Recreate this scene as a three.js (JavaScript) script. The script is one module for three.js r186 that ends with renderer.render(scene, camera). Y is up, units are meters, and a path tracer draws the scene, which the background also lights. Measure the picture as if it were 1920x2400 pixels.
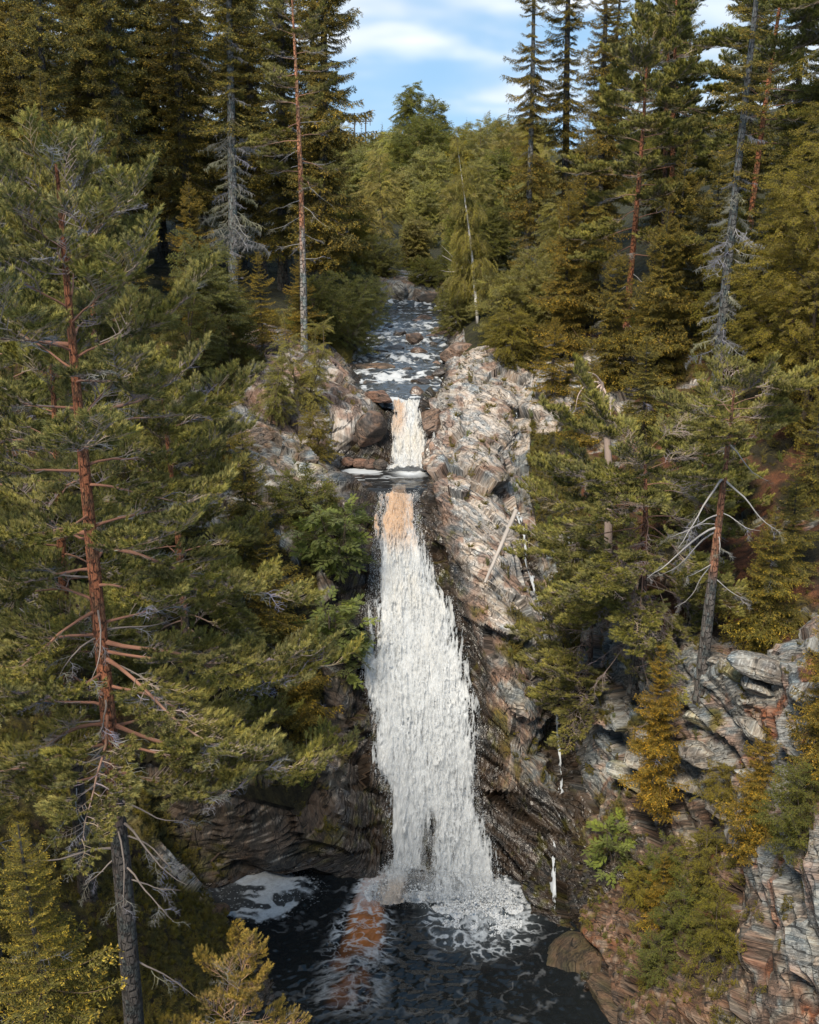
import * as THREE from 'three';
import { mergeGeometries } from 'three/addons/utils/BufferGeometryUtils.js';

// ---------------------------------------------------------------- camera, sky, sun, exposure
const scene = new THREE.Scene();
const camera = new THREE.PerspectiveCamera(47.8, 819 / 1024, 0.1, 4000);
camera.position.set(0, 23, 0);
camera.rotation.set(THREE.MathUtils.degToRad(-17), 0, 0);
const renderer = new THREE.WebGLRenderer({ antialias: true });
renderer.toneMapping = THREE.LinearToneMapping;
renderer.toneMappingExposure = 1.8;
renderer.shadowMap.enabled = true;

// seeded random numbers and noise
function rng(seed) {
  let a = (seed * 2654435761) >>> 0;
  return () => { a = (a + 0x6d2b79f5) | 0; let t = Math.imul(a ^ (a >>> 15), 1 | a); t = (t + Math.imul(t ^ (t >>> 7), 61 | t)) ^ t; return ((t ^ (t >>> 14)) >>> 0) / 4294967296; };
}
const hash3 = (x, y, z) => {
  let h = (Math.imul(x | 0, 374761393) + Math.imul(y | 0, 668265263) + Math.imul(z | 0, 2147483647 ^ 0x5bd1e995)) | 0;
  h = Math.imul(h ^ (h >>> 13), 1274126177); h = Math.imul(h ^ (h >>> 16), 0x85ebca6b); return ((h ^ (h >>> 14)) >>> 0) / 4294967296;
};
const lerp = (a, b, t) => a + (b - a) * t, clamp = (v, a = 0, b = 1) => Math.min(b, Math.max(a, v));
const sstep = (a, b, v) => { const t = clamp((v - a) / (b - a)); return t * t * (3 - 2 * t); };
function vnoise(x, y, z) {   // value noise 0..1
  const X = Math.floor(x), Y = Math.floor(y), Z = Math.floor(z);
  let u = x - X, v = y - Y, w = z - Z; u = u * u * (3 - 2 * u); v = v * v * (3 - 2 * v); w = w * w * (3 - 2 * w);
  return lerp(lerp(lerp(hash3(X, Y, Z), hash3(X + 1, Y, Z), u), lerp(hash3(X, Y + 1, Z), hash3(X + 1, Y + 1, Z), u), v),
    lerp(lerp(hash3(X, Y, Z + 1), hash3(X + 1, Y, Z + 1), u), lerp(hash3(X, Y + 1, Z + 1), hash3(X + 1, Y + 1, Z + 1), u), v), w);
}
function fbm(x, y, z, o = 4) { let s = 0, a = 0.5, n = 0; for (let i = 0; i < o; i++) { s += a * vnoise(x, y, z); n += a; a *= 0.5; x = x * 2.03 + 11.7; y = y * 2.03 + 5.3; z = z * 2.03 + 3.1; } return s / n; }

// the sky: blue air with long, thin bands of cloud all the way round
const sunDir = new THREE.Vector3(-0.27, 0.85, 0.56).normalize();
{
  const W = 2048, H = 1024, data = new Float32Array(W * H * 4);
  for (let j = 0; j < H; j++) {
    const el = ((j + 0.5) / H - 0.5) * Math.PI, y = Math.sin(el), up = Math.max(0, y);
    for (let i = 0; i < W; i++) {
      const az = ((i + 0.5) / W - 0.5) * 2 * Math.PI, c = Math.cos(el), dx = Math.cos(az) * c, dz = Math.sin(az) * c;
      const g = Math.pow(1 - up, 5);
      let r = lerp(0.105, 0.27, g), gg = lerp(0.25, 0.43, g), b = lerp(0.44, 0.60, g);
      const s = 1 / (up + 0.16), px = dx * s, pz = dz * s;
      const warp = fbm(px * 1.3 + 40, 3.7, pz * 1.3 + 9, 3) - 0.5;
      const n1 = fbm(px * 1.1 + warp * 0.9 + 17.3, el * 13 + warp * 2.2, pz * 1.1 + 31.4, 5), n2 = fbm(px * 3.1 + 3, el * 34, pz * 3.1 + 8, 4);
      const cov = sstep(0.465, 0.68, n1 * 0.78 + n2 * 0.22), thin = sstep(0.3, 0.7, n1) * 0.34;
      const k = clamp(cov * 0.9 + thin * (1 - cov));
      const cb = 0.54 + 0.2 * n2;
      r = lerp(r, cb * 0.97, k); gg = lerp(gg, cb * 0.985, k); b = lerp(b, cb * 1.0, k);
      const o = (j * W + i) * 4; data[o] = r; data[o + 1] = gg; data[o + 2] = b; data[o + 3] = 1;
    }
  }
  const sky = new THREE.DataTexture(data, W, H, THREE.RGBAFormat, THREE.FloatType);
  sky.mapping = THREE.EquirectangularReflectionMapping; sky.magFilter = THREE.LinearFilter; sky.minFilter = THREE.LinearFilter; sky.needsUpdate = true;
  scene.background = sky; scene.environment = sky;
}
const sun = new THREE.DirectionalLight(0xfff3df, 3.4);
sun.position.copy(sunDir).multiplyScalar(120).add(new THREE.Vector3(0, 10, -40));
sun.target.position.set(0, 10, -40);
sun.castShadow = true; sun.shadow.radius = 34; sun.shadow.mapSize.set(4096, 4096);
Object.assign(sun.shadow.camera, { left: -90, right: 90, top: 90, bottom: -90, near: 1, far: 400 });
scene.add(sun, sun.target);

// ---------------------------------------------------------------- helpers
const names = {};
function numbered(n) { const k = names[n] = (names[n] ?? -1) + 1; return k ? `${n}_${String(k).padStart(3, '0')}` : n; }
function tag(o, label, category, group, kind) { o.userData.label = label; if (category) o.userData.category = category; if (group) o.userData.group = group; if (kind) o.userData.kind = kind; return o; }
function shade(o) { o.castShadow = true; o.receiveShadow = true; return o; }
function thing(name, x, y, z, label, category, group) { const g = new THREE.Group(); g.name = numbered(name); g.position.set(x, y, z); tag(g, label, category, group); scene.add(g); return g; }
function part(name, geo, mat, parent) { const m = shade(new THREE.Mesh(geo, mat)); m.name = name; parent.add(m); return m; }
function top(name, geo, mat, label, category, group, kind) { const m = shade(new THREE.Mesh(geo, mat)); m.name = numbered(name); if (kind === 'structure' || kind === 'stuff') m.userData.kind = kind; if (label) tag(m, label, category, group); scene.add(m); return m; }
class Tris {   // loose triangles with vertex colours
  constructor() { this.p = []; this.c = []; }
  tri(a, b, c, col) { this.p.push(a[0], a[1], a[2], b[0], b[1], b[2], c[0], c[1], c[2]); for (let i = 0; i < 3; i++) this.c.push(col[0], col[1], col[2]); }
  geo() { const g = new THREE.BufferGeometry(); g.setAttribute('position', new THREE.Float32BufferAttribute(this.p, 3)); g.setAttribute('color', new THREE.Float32BufferAttribute(this.c, 3)); g.computeVertexNormals(); return g; }
}
const V = (x, y, z) => new THREE.Vector3(x, y, z);
// a round bar along points with a radius at each, bark colour function, uv in metres
function tubeGeo(pts, radii, sides = 8, colour = null, wob = 0) {
  const n = pts.length, pos = [], nor = [], uv = [], col = [], idx = [];
  let up = Math.abs(V().subVectors(pts[Math.min(1, n - 1)], pts[0]).normalize().y) > 0.9 ? V(1, 0, 0) : V(0, 1, 0), len = 0;
  const t = V(), u = V(), v = V(), d = V();
  for (let i = 0; i < n; i++) {
    t.subVectors(pts[Math.min(n - 1, i + 1)], pts[Math.max(0, i - 1)]).normalize();
    u.copy(up).addScaledVector(t, -up.dot(t)).normalize(); v.crossVectors(t, u); up.copy(u);
    if (i) len += pts[i].distanceTo(pts[i - 1]);
    for (let k = 0; k <= sides; k++) {
      const a = k / sides * Math.PI * 2; d.set(0, 0, 0).addScaledVector(u, Math.cos(a)).addScaledVector(v, Math.sin(a));
      const r = radii[i] * (1 + (wob ? wob * (vnoise(Math.cos(a) * 1.7 + 9, len * 1.6, Math.sin(a) * 1.7) - 0.5) : 0));
      pos.push(pts[i].x + d.x * r, pts[i].y + d.y * r, pts[i].z + d.z * r); nor.push(d.x, d.y, d.z); uv.push(k / sides * Math.max(1, Math.round(radii[0] * 6.3)), len);
      if (colour) { const c = colour(i / (n - 1), len, a); col.push(c[0], c[1], c[2]); }
      if (i && k) { const b = i * (sides + 1) + k, e = b - sides - 1; idx.push(e - 1, e, b - 1, e, b, b - 1); }
    }
  }
  const g = new THREE.BufferGeometry();
  g.setAttribute('position', new THREE.Float32BufferAttribute(pos, 3)); g.setAttribute('normal', new THREE.Float32BufferAttribute(nor, 3)); g.setAttribute('uv', new THREE.Float32BufferAttribute(uv, 2));
  if (colour) g.setAttribute('color', new THREE.Float32BufferAttribute(col, 3));
  g.setIndex(idx); return g;
}

// ---------------------------------------------------------------- tiling textures
function pnoise(x, y, perX, perY, seed) {
  const X = Math.floor(x), Y = Math.floor(y); let u = x - X, v = y - Y; u = u * u * u * (u * (u * 6 - 15) + 10); v = v * v * v * (v * (v * 6 - 15) + 10);
  const m = (a, per) => ((a % per) + per) % per, h = (i, j) => hash3(m(i, perX), m(j, perY), seed);
  return lerp(lerp(h(X, Y), h(X + 1, Y), u), lerp(h(X, Y + 1), h(X + 1, Y + 1), u), v);
}
function pfbm(u, v, per, o, seed) { let s = 0, a = 0.5, n = 0; for (let i = 0; i < o; i++) { s += a * pnoise(u * per, v * per, per, per, seed + i); n += a; a *= 0.5; per *= 2; } return s / n; }
function texture(N, f, srgb, rep) {   // f(u, v) gives r, g, b as 0..1
  const d = new Uint8Array(N * N * 4);
  for (let j = 0; j < N; j++) for (let i = 0; i < N; i++) { const c = f(i / N, j / N), o = (j * N + i) * 4; d[o] = clamp(c[0]) * 255; d[o + 1] = clamp(c[1]) * 255; d[o + 2] = clamp(c[2]) * 255; d[o + 3] = 255; }
  const t = new THREE.DataTexture(d, N, N, THREE.RGBAFormat); t.wrapS = t.wrapT = THREE.RepeatWrapping; t.magFilter = THREE.LinearFilter; t.minFilter = THREE.LinearFilter;
  if (srgb) t.colorSpace = THREE.SRGBColorSpace; if (rep) t.repeat.set(rep, rep); t.needsUpdate = true; return t;
}
const grey = (v) => [v, v, v];
// rock: bands of foliation, cracks between plates, crystalline grain
const rockH = (u, v) => {
  const w1 = pfbm(u, v, 5, 3, 11) - 0.5, w2 = pfbm(u, v, 5, 3, 23) - 0.5, a = v + w1 * 0.05, b = u + w2 * 0.05;
  const n1 = pnoise(b * 9, a * 52, 9, 52, 31), n2 = pnoise(b * 26, a * 170, 26, 170, 41), n3 = pnoise(b * 5, a * 22, 5, 22, 51), br = pnoise(u * 13, v * 17, 13, 17, 57), grain = pnoise(u * 300, v * 300, 300, 300, 61), spot = pnoise(u * 90, v * 90, 90, 90, 67);
  const line = (n, w) => 1 - sstep(0, w, Math.abs(n - 0.5)), cr = Math.max(line(n3, 0.035) * sstep(0.35, 0.5, br), line(n1, 0.055) * sstep(0.42, 0.56, 1 - br) * 0.9, line(n2, 0.05) * 0.4);
  return { h: 0.30 * n3 + 0.26 * n1 + 0.14 * n2 + 0.08 * grain + 0.2 - 0.34 * cr, cr, n1, n2, n3, grain, spot };
};
const rockBump = texture(1024, (u, v) => grey(rockH(u, v).h), false, 1 / 4);
const rockMap = texture(1024, (u, v) => { const r = rockH(u, v), s = 0.80 + 0.30 * (r.n1 - 0.5) + 0.30 * (r.n2 - 0.5) + 0.22 * (r.n3 - 0.5) + 0.22 * (r.grain - 0.5) + 0.22 * sstep(0.66, 0.8, r.spot), k = 1 - 0.62 * r.cr, warm = pfbm(u, v, 8, 4, 91) - 0.5 + 0.4 * (r.n1 - 0.5); return [s * k * (1 + 0.22 * warm), s * k, s * k * (1 - 0.2 * warm)]; }, true, 1 / 4);
const soilMap = texture(512, (u, v) => { const a = pfbm(u, v, 8, 6, 7), b = pnoise(u * 128, v * 128, 128, 128, 9), s = 0.45 + 0.6 * (a - 0.5) + 0.5 * (b - 0.5) * 0.9; return [s + 0.2, s + 0.2, s + 0.19]; }, true, 1 / 1.7);
const soilBump = texture(512, (u, v) => grey(0.5 * pfbm(u, v, 16, 5, 7) + 0.5 * pnoise(u * 128, v * 128, 128, 128, 9)), false, 1 / 1.7);
const barkBump = texture(512, (u, v) => { const w = pfbm(u, v, 8, 3, 5) - 0.5, a = Math.abs(pnoise(u * 16 + w * 3, v * 6, 16, 6, 3) - 0.5) * 2; return grey(sstep(0, 0.5, a) * 0.7 + 0.3 * pfbm(u, v, 32, 3, 8)); }, false, 1);
const barkMap = texture(512, (u, v) => { const w = pfbm(u, v, 8, 3, 5) - 0.5, a = Math.abs(pnoise(u * 16 + w * 3, v * 6, 16, 6, 3) - 0.5) * 2, s = 0.52 + 0.45 * sstep(0, 0.5, a) + 0.5 * (pfbm(u, v, 32, 3, 8) - 0.5), g2 = sstep(0.5, 0.62, pfbm(u, v, 5, 3, 77)) * 0.16; return [s * (1 - g2 * 0.5), s * (1 + g2 * 0.2), s * (1 + g2 * 0.5)]; }, true, 1);
const M = {
  rock: new THREE.MeshStandardMaterial({ vertexColors: true, map: rockMap, bumpMap: rockBump, bumpScale: 0.085, roughness: 0.86, flatShading: true }),
  wet: new THREE.MeshStandardMaterial({ vertexColors: true, map: rockMap, bumpMap: rockBump, bumpScale: 0.07, roughness: 0.27 }),
  soil: new THREE.MeshStandardMaterial({ vertexColors: true, map: soilMap, bumpMap: soilBump, bumpScale: 0.06, roughness: 1 }),
  bark: new THREE.MeshStandardMaterial({ vertexColors: true, map: barkMap, bumpMap: barkBump, bumpScale: 0.045, roughness: 0.95 }),
  branch: new THREE.MeshStandardMaterial({ vertexColors: true, roughness: 0.95 }),
  leaf: new THREE.MeshPhysicalMaterial({ vertexColors: true, roughness: 1, transmission: 0.35, thickness: 0, specularIntensity: 0.4, side: THREE.DoubleSide }),
  needle: new THREE.MeshStandardMaterial({ vertexColors: true, roughness: 0.75, side: THREE.DoubleSide }),
};
// ---------------------------------------------------------------- terrain: cross-sections of the gorge, 22 points each, from far left to far right
// D is the distance along -z. Between the sections and between the points the ground is interpolated, then broken into rock plates.
const side = (l, r) => [l, r];
const SEC = [
  [2, -90, 27, -40, 19, -22, 12, -12, 7, -8.4, 5.2, -7, 3.8, -6, 2, -5.2, -.3, -3.5, -1.5, 0, -2, 4, -1.5, 5.5, -.2, 6.2, .8, 6.8, 1.2, 7.4, 1.8, 8.2, 3, 9, 5, 10, 7.5, 13, 9.5, 25, 15, 45, 22, 95, 30],
  [18, -90, 28, -40, 21, -22, 13, -12, 7.2, -8.4, 4.7, -7, 3.5, -6, 2, -5.2, -.3, -3.6, -1.6, 0, -2.2, 3.6, -1.6, 5.6, -.2, 6.4, .7, 7, 1.3, 7.5, 2, 8.3, 3.4, 9.2, 6, 10.2, 9, 13.5, 11, 25, 16, 45, 23, 95, 30],
  [24, -90, 28, -40, 21, -22, 13.5, -12, 7.4, -8.2, 4.4, -6.7, 2.9, -5.5, 1.5, -4.7, -.3, -3, -1.6, 0, -2.2, 4, -1.6, 5.8, -.1, 6.5, .8, 7.2, 1.4, 7.8, 2.2, 8.6, 3.8, 9.4, 7, 10.6, 10.2, 14, 12, 26, 16.5, 45, 23, 95, 30],
  [28.6, -90, 28, -40, 21, -22, 14, -12, 7.5, -8.2, 3.6, -6.4, 2, -5.1, .9, -4.4, -.3, -2.8, -1.5, 0, -2, 4.0, -1.4, 5.4, -.1, 6.2, .9, 7.2, 1.7, 8, 2.8, 8.8, 4.3, 9.6, 7.6, 10.8, 10.6, 14.5, 12.6, 26, 17, 45, 23, 95, 30],
  [30.8, -90, 28, -40, 21, -22, 14.3, -12, 7.6, -8.6, 3.2, -7, 1.5, -6.3, .7, -5.8, -.3, -3.2, -1.2, 0, -1.6, 3.6, -1.2, 4.8, -.1, 5.4, .9, 6.2, 1.8, 7, 2.6, 8, 4, 8.3, 6.8, 8.9, 8.6, 13, 11, 26, 17, 45, 23, 95, 30],
  [32.1, -90, 28, -40, 21, -22, 14.6, -13, 8, -9.4, 3.8, -8.1, 2, -7.5, .9, -6.9, -.3, -2.4, -1, .6, -1, 3, -.7, 4, 0, 4.8, .7, 5.4, 1.3, 5.9, 1.9, 7.2, 3.8, 7.5, 6, 7.9, 8.4, 11.5, 10.3, 26, 17, 45, 23, 95, 30],
  [33.0, -90, 28, -40, 21, -22, 14.8, -13, 8.2, -9.6, 4, -8.2, 2.3, -7.5, 1, -6.6, -.3, -1.6, -.8, .8, -.4, 2.8, -.1, 3.8, .4, 4.6, 1, 5.2, 1.5, 5.6, 2.1, 6.9, 3.9, 7.1, 6.1, 7.5, 8.2, 11.2, 10.3, 26, 17, 45, 23, 95, 30],
  [33.7, -90, 28, -40, 21, -22, 15, -13, 8.6, -9.6, 4.4, -8, 2.8, -5, 1.6, -2.3, .9, -1, -.3, .8, .6, 2.7, .9, 3.6, 1.2, 4.3, 1.6, 5, 2, 5.4, 2.3, 6.6, 4, 6.8, 6.2, 7.1, 8, 11, 10.4, 26, 17, 45, 23, 95, 30],
  [34.5, -90, 28, -40, 21, -22, 15, -13, 9, -9.5, 5.2, -6.5, 4.2, -3.6, 3.4, -2, 2.8, -1, 1.7, .7, 1.9, 2.5, 1.9, 3.3, 2.4, 3.9, 2.9, 4.6, 2.6, 5.1, 2.4, 6.1, 4.2, 6.3, 6, 6.6, 7.8, 11, 10.8, 26, 17.2, 45, 23, 95, 30],
  [35.5, -90, 28, -40, 21, -22, 15, -13, 9.6, -9.5, 6.2, -6.2, 5.4, -3.3, 5.2, -2.1, 4.7, -1.3, 3.4, .5, 3.4, 2.4, 3.5, 3.0, 4.5, 3.7, 5.5, 4.5, 4.6, 5.1, 3.4, 6, 5, 6.1, 6.6, 6.4, 8, 11, 11, 26, 17.4, 45, 23, 95, 30],
  [37, -90, 28, -40, 21, -22, 15.2, -13, 10.6, -9.5, 8, -6.2, 7.4, -3.4, 7.4, -2.5, 6.9, -1.6, 5.5, .3, 5.3, 2.1, 5.5, 2.5, 6.8, 3.3, 7.8, 4.4, 6.8, 5.1, 5, 5.9, 6.4, 6.1, 7.6, 6.6, 8.6, 11.5, 11.5, 26, 17.6, 45, 23, 95, 30],
  [38.5, -90, 28, -40, 21, -22, 15.4, -13, 11.6, -9.5, 9.4, -6.2, 9, -3.6, 9, -2.6, 8.5, -1.7, 7.1, 0, 7, 1.5, 7.2, 1.9, 8.5, 2.6, 9.2, 4.1, 8.4, 4.8, 6.7, 5.6, 7.6, 6.2, 8.6, 7, 9.4, 12, 12.2, 26, 17.8, 45, 23.4, 95, 31],
  [40.2, -90, 28, -40, 21, -22, 15.7, -13, 12.6, -9.5, 10.6, -6.2, 10.2, -3.8, 10.1, -2.4, 9.7, -1.5, 8.7, -.3, 8.6, .9, 8.8, 1.3, 9.9, 2.3, 10.2, 3.7, 9.6, 4.4, 8.1, 5.4, 8.8, 6.4, 9.8, 7.6, 10.6, 12.3, 13, 26, 18, 45, 24, 95, 31],
  [41.5, -90, 28, -40, 21, -22, 16, -13, 13.2, -9, 11.4, -6, 10.9, -3.8, 10.7, -2.2, 10.5, -1.3, 9.8, -.45, 9.7, .5, 9.8, .9, 10.8, 2, 11.1, 3.4, 10.6, 4.2, 9.3, 5.2, 9.9, 6.4, 10.9, 8, 11.7, 12.5, 13.6, 26, 18.3, 45, 24.5, 95, 32],
  [42.8, -90, 28, -40, 21, -22, 16.2, -13, 13.7, -9, 12.2, -6, 11.6, -4.2, 11, -2.3, 10.9, -1.3, 10.4, -.5, 10.35, .35, 10.4, .75, 11.3, 1.9, 11.6, 3.3, 11.2, 4.1, 10.1, 5.1, 10.7, 6.6, 11.7, 8.5, 12.5, 12.7, 14.2, 26, 18.6, 45, 25, 95, 32],
  [44.5, -90, 28, -40, 21, -22, 16.4, -13, 14, -8.6, 12.7, -6, 12.1, -4.2, 11.8, -2.8, 10.9, -1.8, 10.4, -.4, 10.2, .5, 10.4, .95, 11.4, 2.1, 12.1, 3.5, 11.8, 4.2, 11, 5.2, 11.5, 7, 12.4, 9, 13.2, 13, 14.8, 26, 18.8, 45, 25, 95, 32],
  [46.2, -90, 28, -40, 21, -22, 16.6, -13, 14.4, -8.2, 13.1, -6, 12.7, -4.1, 12.1, -2.9, 10.9, -1, 10.4, 0, 10.5, .8, 10.6, 1, 11.9, 2.3, 12.7, 3.7, 12.4, 4.4, 11.7, 5.5, 12.2, 7.5, 13.1, 9.5, 13.9, 13.2, 15.3, 26, 19, 45, 25.5, 95, 33],
  [47.6, -90, 28, -40, 21, -22, 16.8, -13, 14.9, -8, 14, -6, 13.3, -3.6, 13, -1.6, 12.4, -.75, 11.6, 0, 11.6, .6, 11.7, .8, 12.6, 2.4, 13.1, 3.9, 12.8, 4.5, 12.1, 5.6, 12.7, 7.7, 13.6, 9.8, 14.4, 13.4, 15.5, 26, 19, 45, 25.5, 95, 33],
  [49, -90, 28, -40, 21, -22, 17, -13, 15.3, -8, 14.6, -5.8, 14.1, -3.4, 13.8, -1.7, 13.4, -.8, 12.8, -.1, 12.7, .5, 12.8, .8, 13.3, 2.4, 13.5, 4, 13.3, 4.7, 12.7, 5.7, 13.3, 7.9, 14.1, 10, 14.9, 13.5, 15.7, 26, 19.2, 45, 26, 95, 33],
  [51, -90, 28, -40, 21.5, -22, 17.2, -13, 15.6, -8, 15, -5.6, 14.7, -3.6, 14.2, -2.3, 13.3, -1.6, 12.8, -.3, 12.7, 1, 12.8, 1.5, 13.3, 2.7, 13.7, 4.2, 13.7, 5, 13.5, 6, 14, 8.3, 14.8, 10.5, 15.3, 14, 16, 26, 19.5, 45, 26, 95, 33],
  [54, -90, 28, -40, 22, -22, 17.6, -13, 16, -8, 15.4, -5.4, 15, -3.6, 13.9, -2.9, 13.2, -2.2, 12.8, -.5, 12.8, 1.4, 12.9, 2, 13.4, 3, 14, 4.6, 14.4, 5.6, 14.6, 6.8, 14.9, 8.8, 15.2, 11, 15.6, 14.5, 16.4, 26, 20, 45, 26.5, 95, 34],
  [60, -90, 29, -40, 22.5, -22, 18, -13, 16.6, -8.5, 16, -5, 15.2, -3.3, 14.2, -2.5, 13.4, -1.9, 13, -.2, 12.9, 1.7, 13, 2.2, 13.6, 3.2, 14.6, 4.8, 15.2, 5.8, 15.4, 7, 15.6, 9, 16, 11.5, 16.4, 15, 17.2, 26, 20.5, 45, 27, 95, 35],
  [68, -90, 30, -40, 23, -22, 18.6, -13, 17, -8.5, 16.2, -5, 15.4, -3, 14.4, -2.2, 13.7, -1.6, 13.2, .1, 13.1, 1.8, 13.2, 2.3, 13.8, 3.4, 14.8, 5, 15.4, 6, 15.6, 7.5, 15.9, 10, 16.4, 12.5, 17, 16, 18, 26, 21, 45, 28, 95, 36],
  [75, -90, 31, -40, 24, -22, 19, -13, 17.2, -8.5, 16.3, -5, 15.5, -2.6, 14.6, -1.9, 14, -1.3, 13.4, .3, 13.3, 1.7, 13.4, 2.2, 14, 3.2, 14.8, 5, 15.5, 6, 15.7, 7.5, 16, 10, 16.6, 12.5, 17.2, 16, 18.4, 27, 22, 46, 29, 95, 37],
  [79, -90, 32, -40, 25, -22, 19.4, -13, 17.4, -8.5, 16.5, -5, 15.8, -2.8, 15.4, -1.8, 15.3, -1, 15.2, .4, 15, 1.6, 14.8, 2.2, 15, 3.2, 15.2, 5, 15.7, 6, 15.9, 7.5, 16.2, 10, 16.9, 12.5, 17.6, 16, 18.8, 28, 23, 47, 30, 95, 38],
  [100, -90, 34, -42, 27, -24, 20.6, -15, 18.2, -10, 17, -6, 16.4, -3.5, 16, -2.2, 15.9, -1, 15.8, .4, 15.7, 1.8, 15.7, 3, 15.8, 4.2, 16, 6, 16.3, 7.5, 16.6, 9, 17, 12, 17.8, 15, 18.6, 18, 19.8, 30, 24.5, 50, 32, 100, 40],
  [150, -110, 38, -60, 31, -36, 23.5, -22, 20, -14, 18.4, -9, 17.6, -5, 17.2, -3, 17, -1, 16.9, .4, 16.9, 2, 16.9, 4, 17, 6, 17.2, 8.5, 17.6, 11, 18, 14, 18.6, 18, 19.6, 22, 20.6, 28, 22.5, 42, 27.5, 64, 34, 120, 44],
  [260, -180, 44, -100, 35, -60, 26, -36, 21.6, -24, 19.8, -15, 18.6, -9, 18, -5, 17.8, -1, 17.7, .4, 17.7, 3, 17.7, 6, 17.8, 10, 18.2, 14, 18.8, 18, 19.6, 24, 20.8, 32, 22.8, 42, 25, 54, 28, 80, 33, 110, 40, 190, 50],
  [480, -330, 50, -200, 38, -120, 29, -74, 24, -48, 21.6, -30, 20, -18, 19.4, -8, 19.1, -2, 19, 1, 19, 5, 19, 12, 19.2, 20, 19.8, 28, 20.8, 38, 22, 52, 24, 68, 27, 90, 31, 120, 35, 160, 40, 220, 46, 340, 56],
];
const NK = 22;
const secAt = new Float64Array(NK * 2);
function section(D, out = secAt) {   // the 22 points at distance D
  let i = 0; while (i < SEC.length - 2 && D > SEC[i + 1][0]) i++;
  const a = SEC[Math.max(0, i - 1)], b = SEC[i], c = SEC[i + 1], d = SEC[Math.min(SEC.length - 1, i + 2)], h = c[0] - b[0], t = clamp((D - b[0]) / h), t2 = t * t, t3 = t2 * t;
  for (let k = 1; k <= NK * 2; k++) {
    const s = (c[k] - b[k]) / h; let m0 = i ? (c[k] - a[k]) / (c[0] - a[0]) : s, m1 = i < SEC.length - 2 ? (d[k] - b[k]) / (d[0] - b[0]) : s;
    if (m0 * s <= 0) m0 = 0; if (m1 * s <= 0) m1 = 0; m0 = Math.sign(m0) * Math.min(Math.abs(m0), 2.5 * Math.abs(s)); m1 = Math.sign(m1) * Math.min(Math.abs(m1), 2.5 * Math.abs(s));
    out[k - 1] = (2 * t3 - 3 * t2 + 1) * b[k] + (t3 - 2 * t2 + t) * h * m0 + (-2 * t3 + 3 * t2) * c[k] + (t3 - t2) * h * m1;
  }
  return out;
}
function onSection(P, s, out) {   // s runs from 0 to NK - 1
  const i = Math.min(NK - 2, Math.floor(s)), t = s - i, g = (k, c) => P[Math.min(NK - 1, Math.max(0, k)) * 2 + c];
  for (let c = 0; c < 2; c++) {
    const p0 = g(i - 1, c), p1 = g(i, c), p2 = g(i + 1, c), p3 = g(i + 2, c), lin = lerp(p1, p2, t);
    const d1 = 0.5 * (p2 - p0), d2 = 0.5 * (p3 - p1), lim = Math.abs(p2 - p1) * 1.5, m0 = clamp(d1, -lim, lim), m1 = clamp(d2, -lim, lim), t2 = t * t, t3 = t2 * t;
    const cub = (2 * t3 - 3 * t2 + 1) * p1 + (t3 - 2 * t2 + t) * m0 + (-2 * t3 + 3 * t2) * p2 + (t3 - t2) * m1;
    out[c] = lerp(lin, cub, 0.6);
  }
  return out;
}
const tmpP = new Float64Array(NK * 2), tmpQ = [0, 0];
function ground(x, D) {   // height of the ground, and the section parameter there
  const P = section(D, tmpP); let y = -99, at = 0;
  for (let i = 0; i < NK - 1; i++) { const a = P[i * 2], b = P[i * 2 + 2]; if (x >= Math.min(a, b) && x <= Math.max(a, b)) { const t = (x - a) / ((b - a) || 1e-6); onSection(P, i + t, tmpQ); if (tmpQ[1] > y) { y = tmpQ[1]; at = i + t; } } }
  return { y, s: at };
}
// rock plates: tilted cells, longest along the foliation, of two sizes
const fol = V(0.80, -0.42, 0.42).normalize(), fo2 = V(0.35, 0.88, 0.2).addScaledVector(fol, -V(0.35, 0.88, 0.2).dot(fol)).normalize(), fo3 = V().crossVectors(fol, fo2);
function plates(x, y, z, la, lb, lc, seed) {
  const a = (x * fol.x + y * fol.y + z * fol.z) / la, b = (x * fo2.x + y * fo2.y + z * fo2.z) / lb, c = (x * fo3.x + y * fo3.y + z * fo3.z) / lc;
  const A = Math.floor(a), B = Math.floor(b), C = Math.floor(c); let d1 = 9, d2 = 9, bi = 0, bj = 0, bk = 0, ra = 0, rb = 0, rc = 0;
  for (let i = -1; i < 2; i++) for (let j = -1; j < 2; j++) for (let k = -1; k < 2; k++) {
    const h = hash3(A + i + seed, B + j, C + k), h2 = (h * 7919) % 1, h3 = (h * 104729) % 1, da = A + i + h - a, db = B + j + h2 - b, dc = C + k + h3 - c, d = da * da + db * db + dc * dc;
    if (d < d1) { d2 = d1; d1 = d; bi = A + i; bj = B + j; bk = C + k; ra = da; rb = db; rc = dc; } else if (d < d2) d2 = d;
  }
  const q = hash3(bi + 77, bj + seed, bk + 5), edge = Math.sqrt(d2) - Math.sqrt(d1);
  return { h: q - 0.5 + ra * (((q * 31) % 1) - 0.5) * 0.9 + rb * (((q * 57) % 1) - 0.5) * 1.3 + rc * (((q * 91) % 1) - 0.5) * 0.9, edge, q };
}
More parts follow.
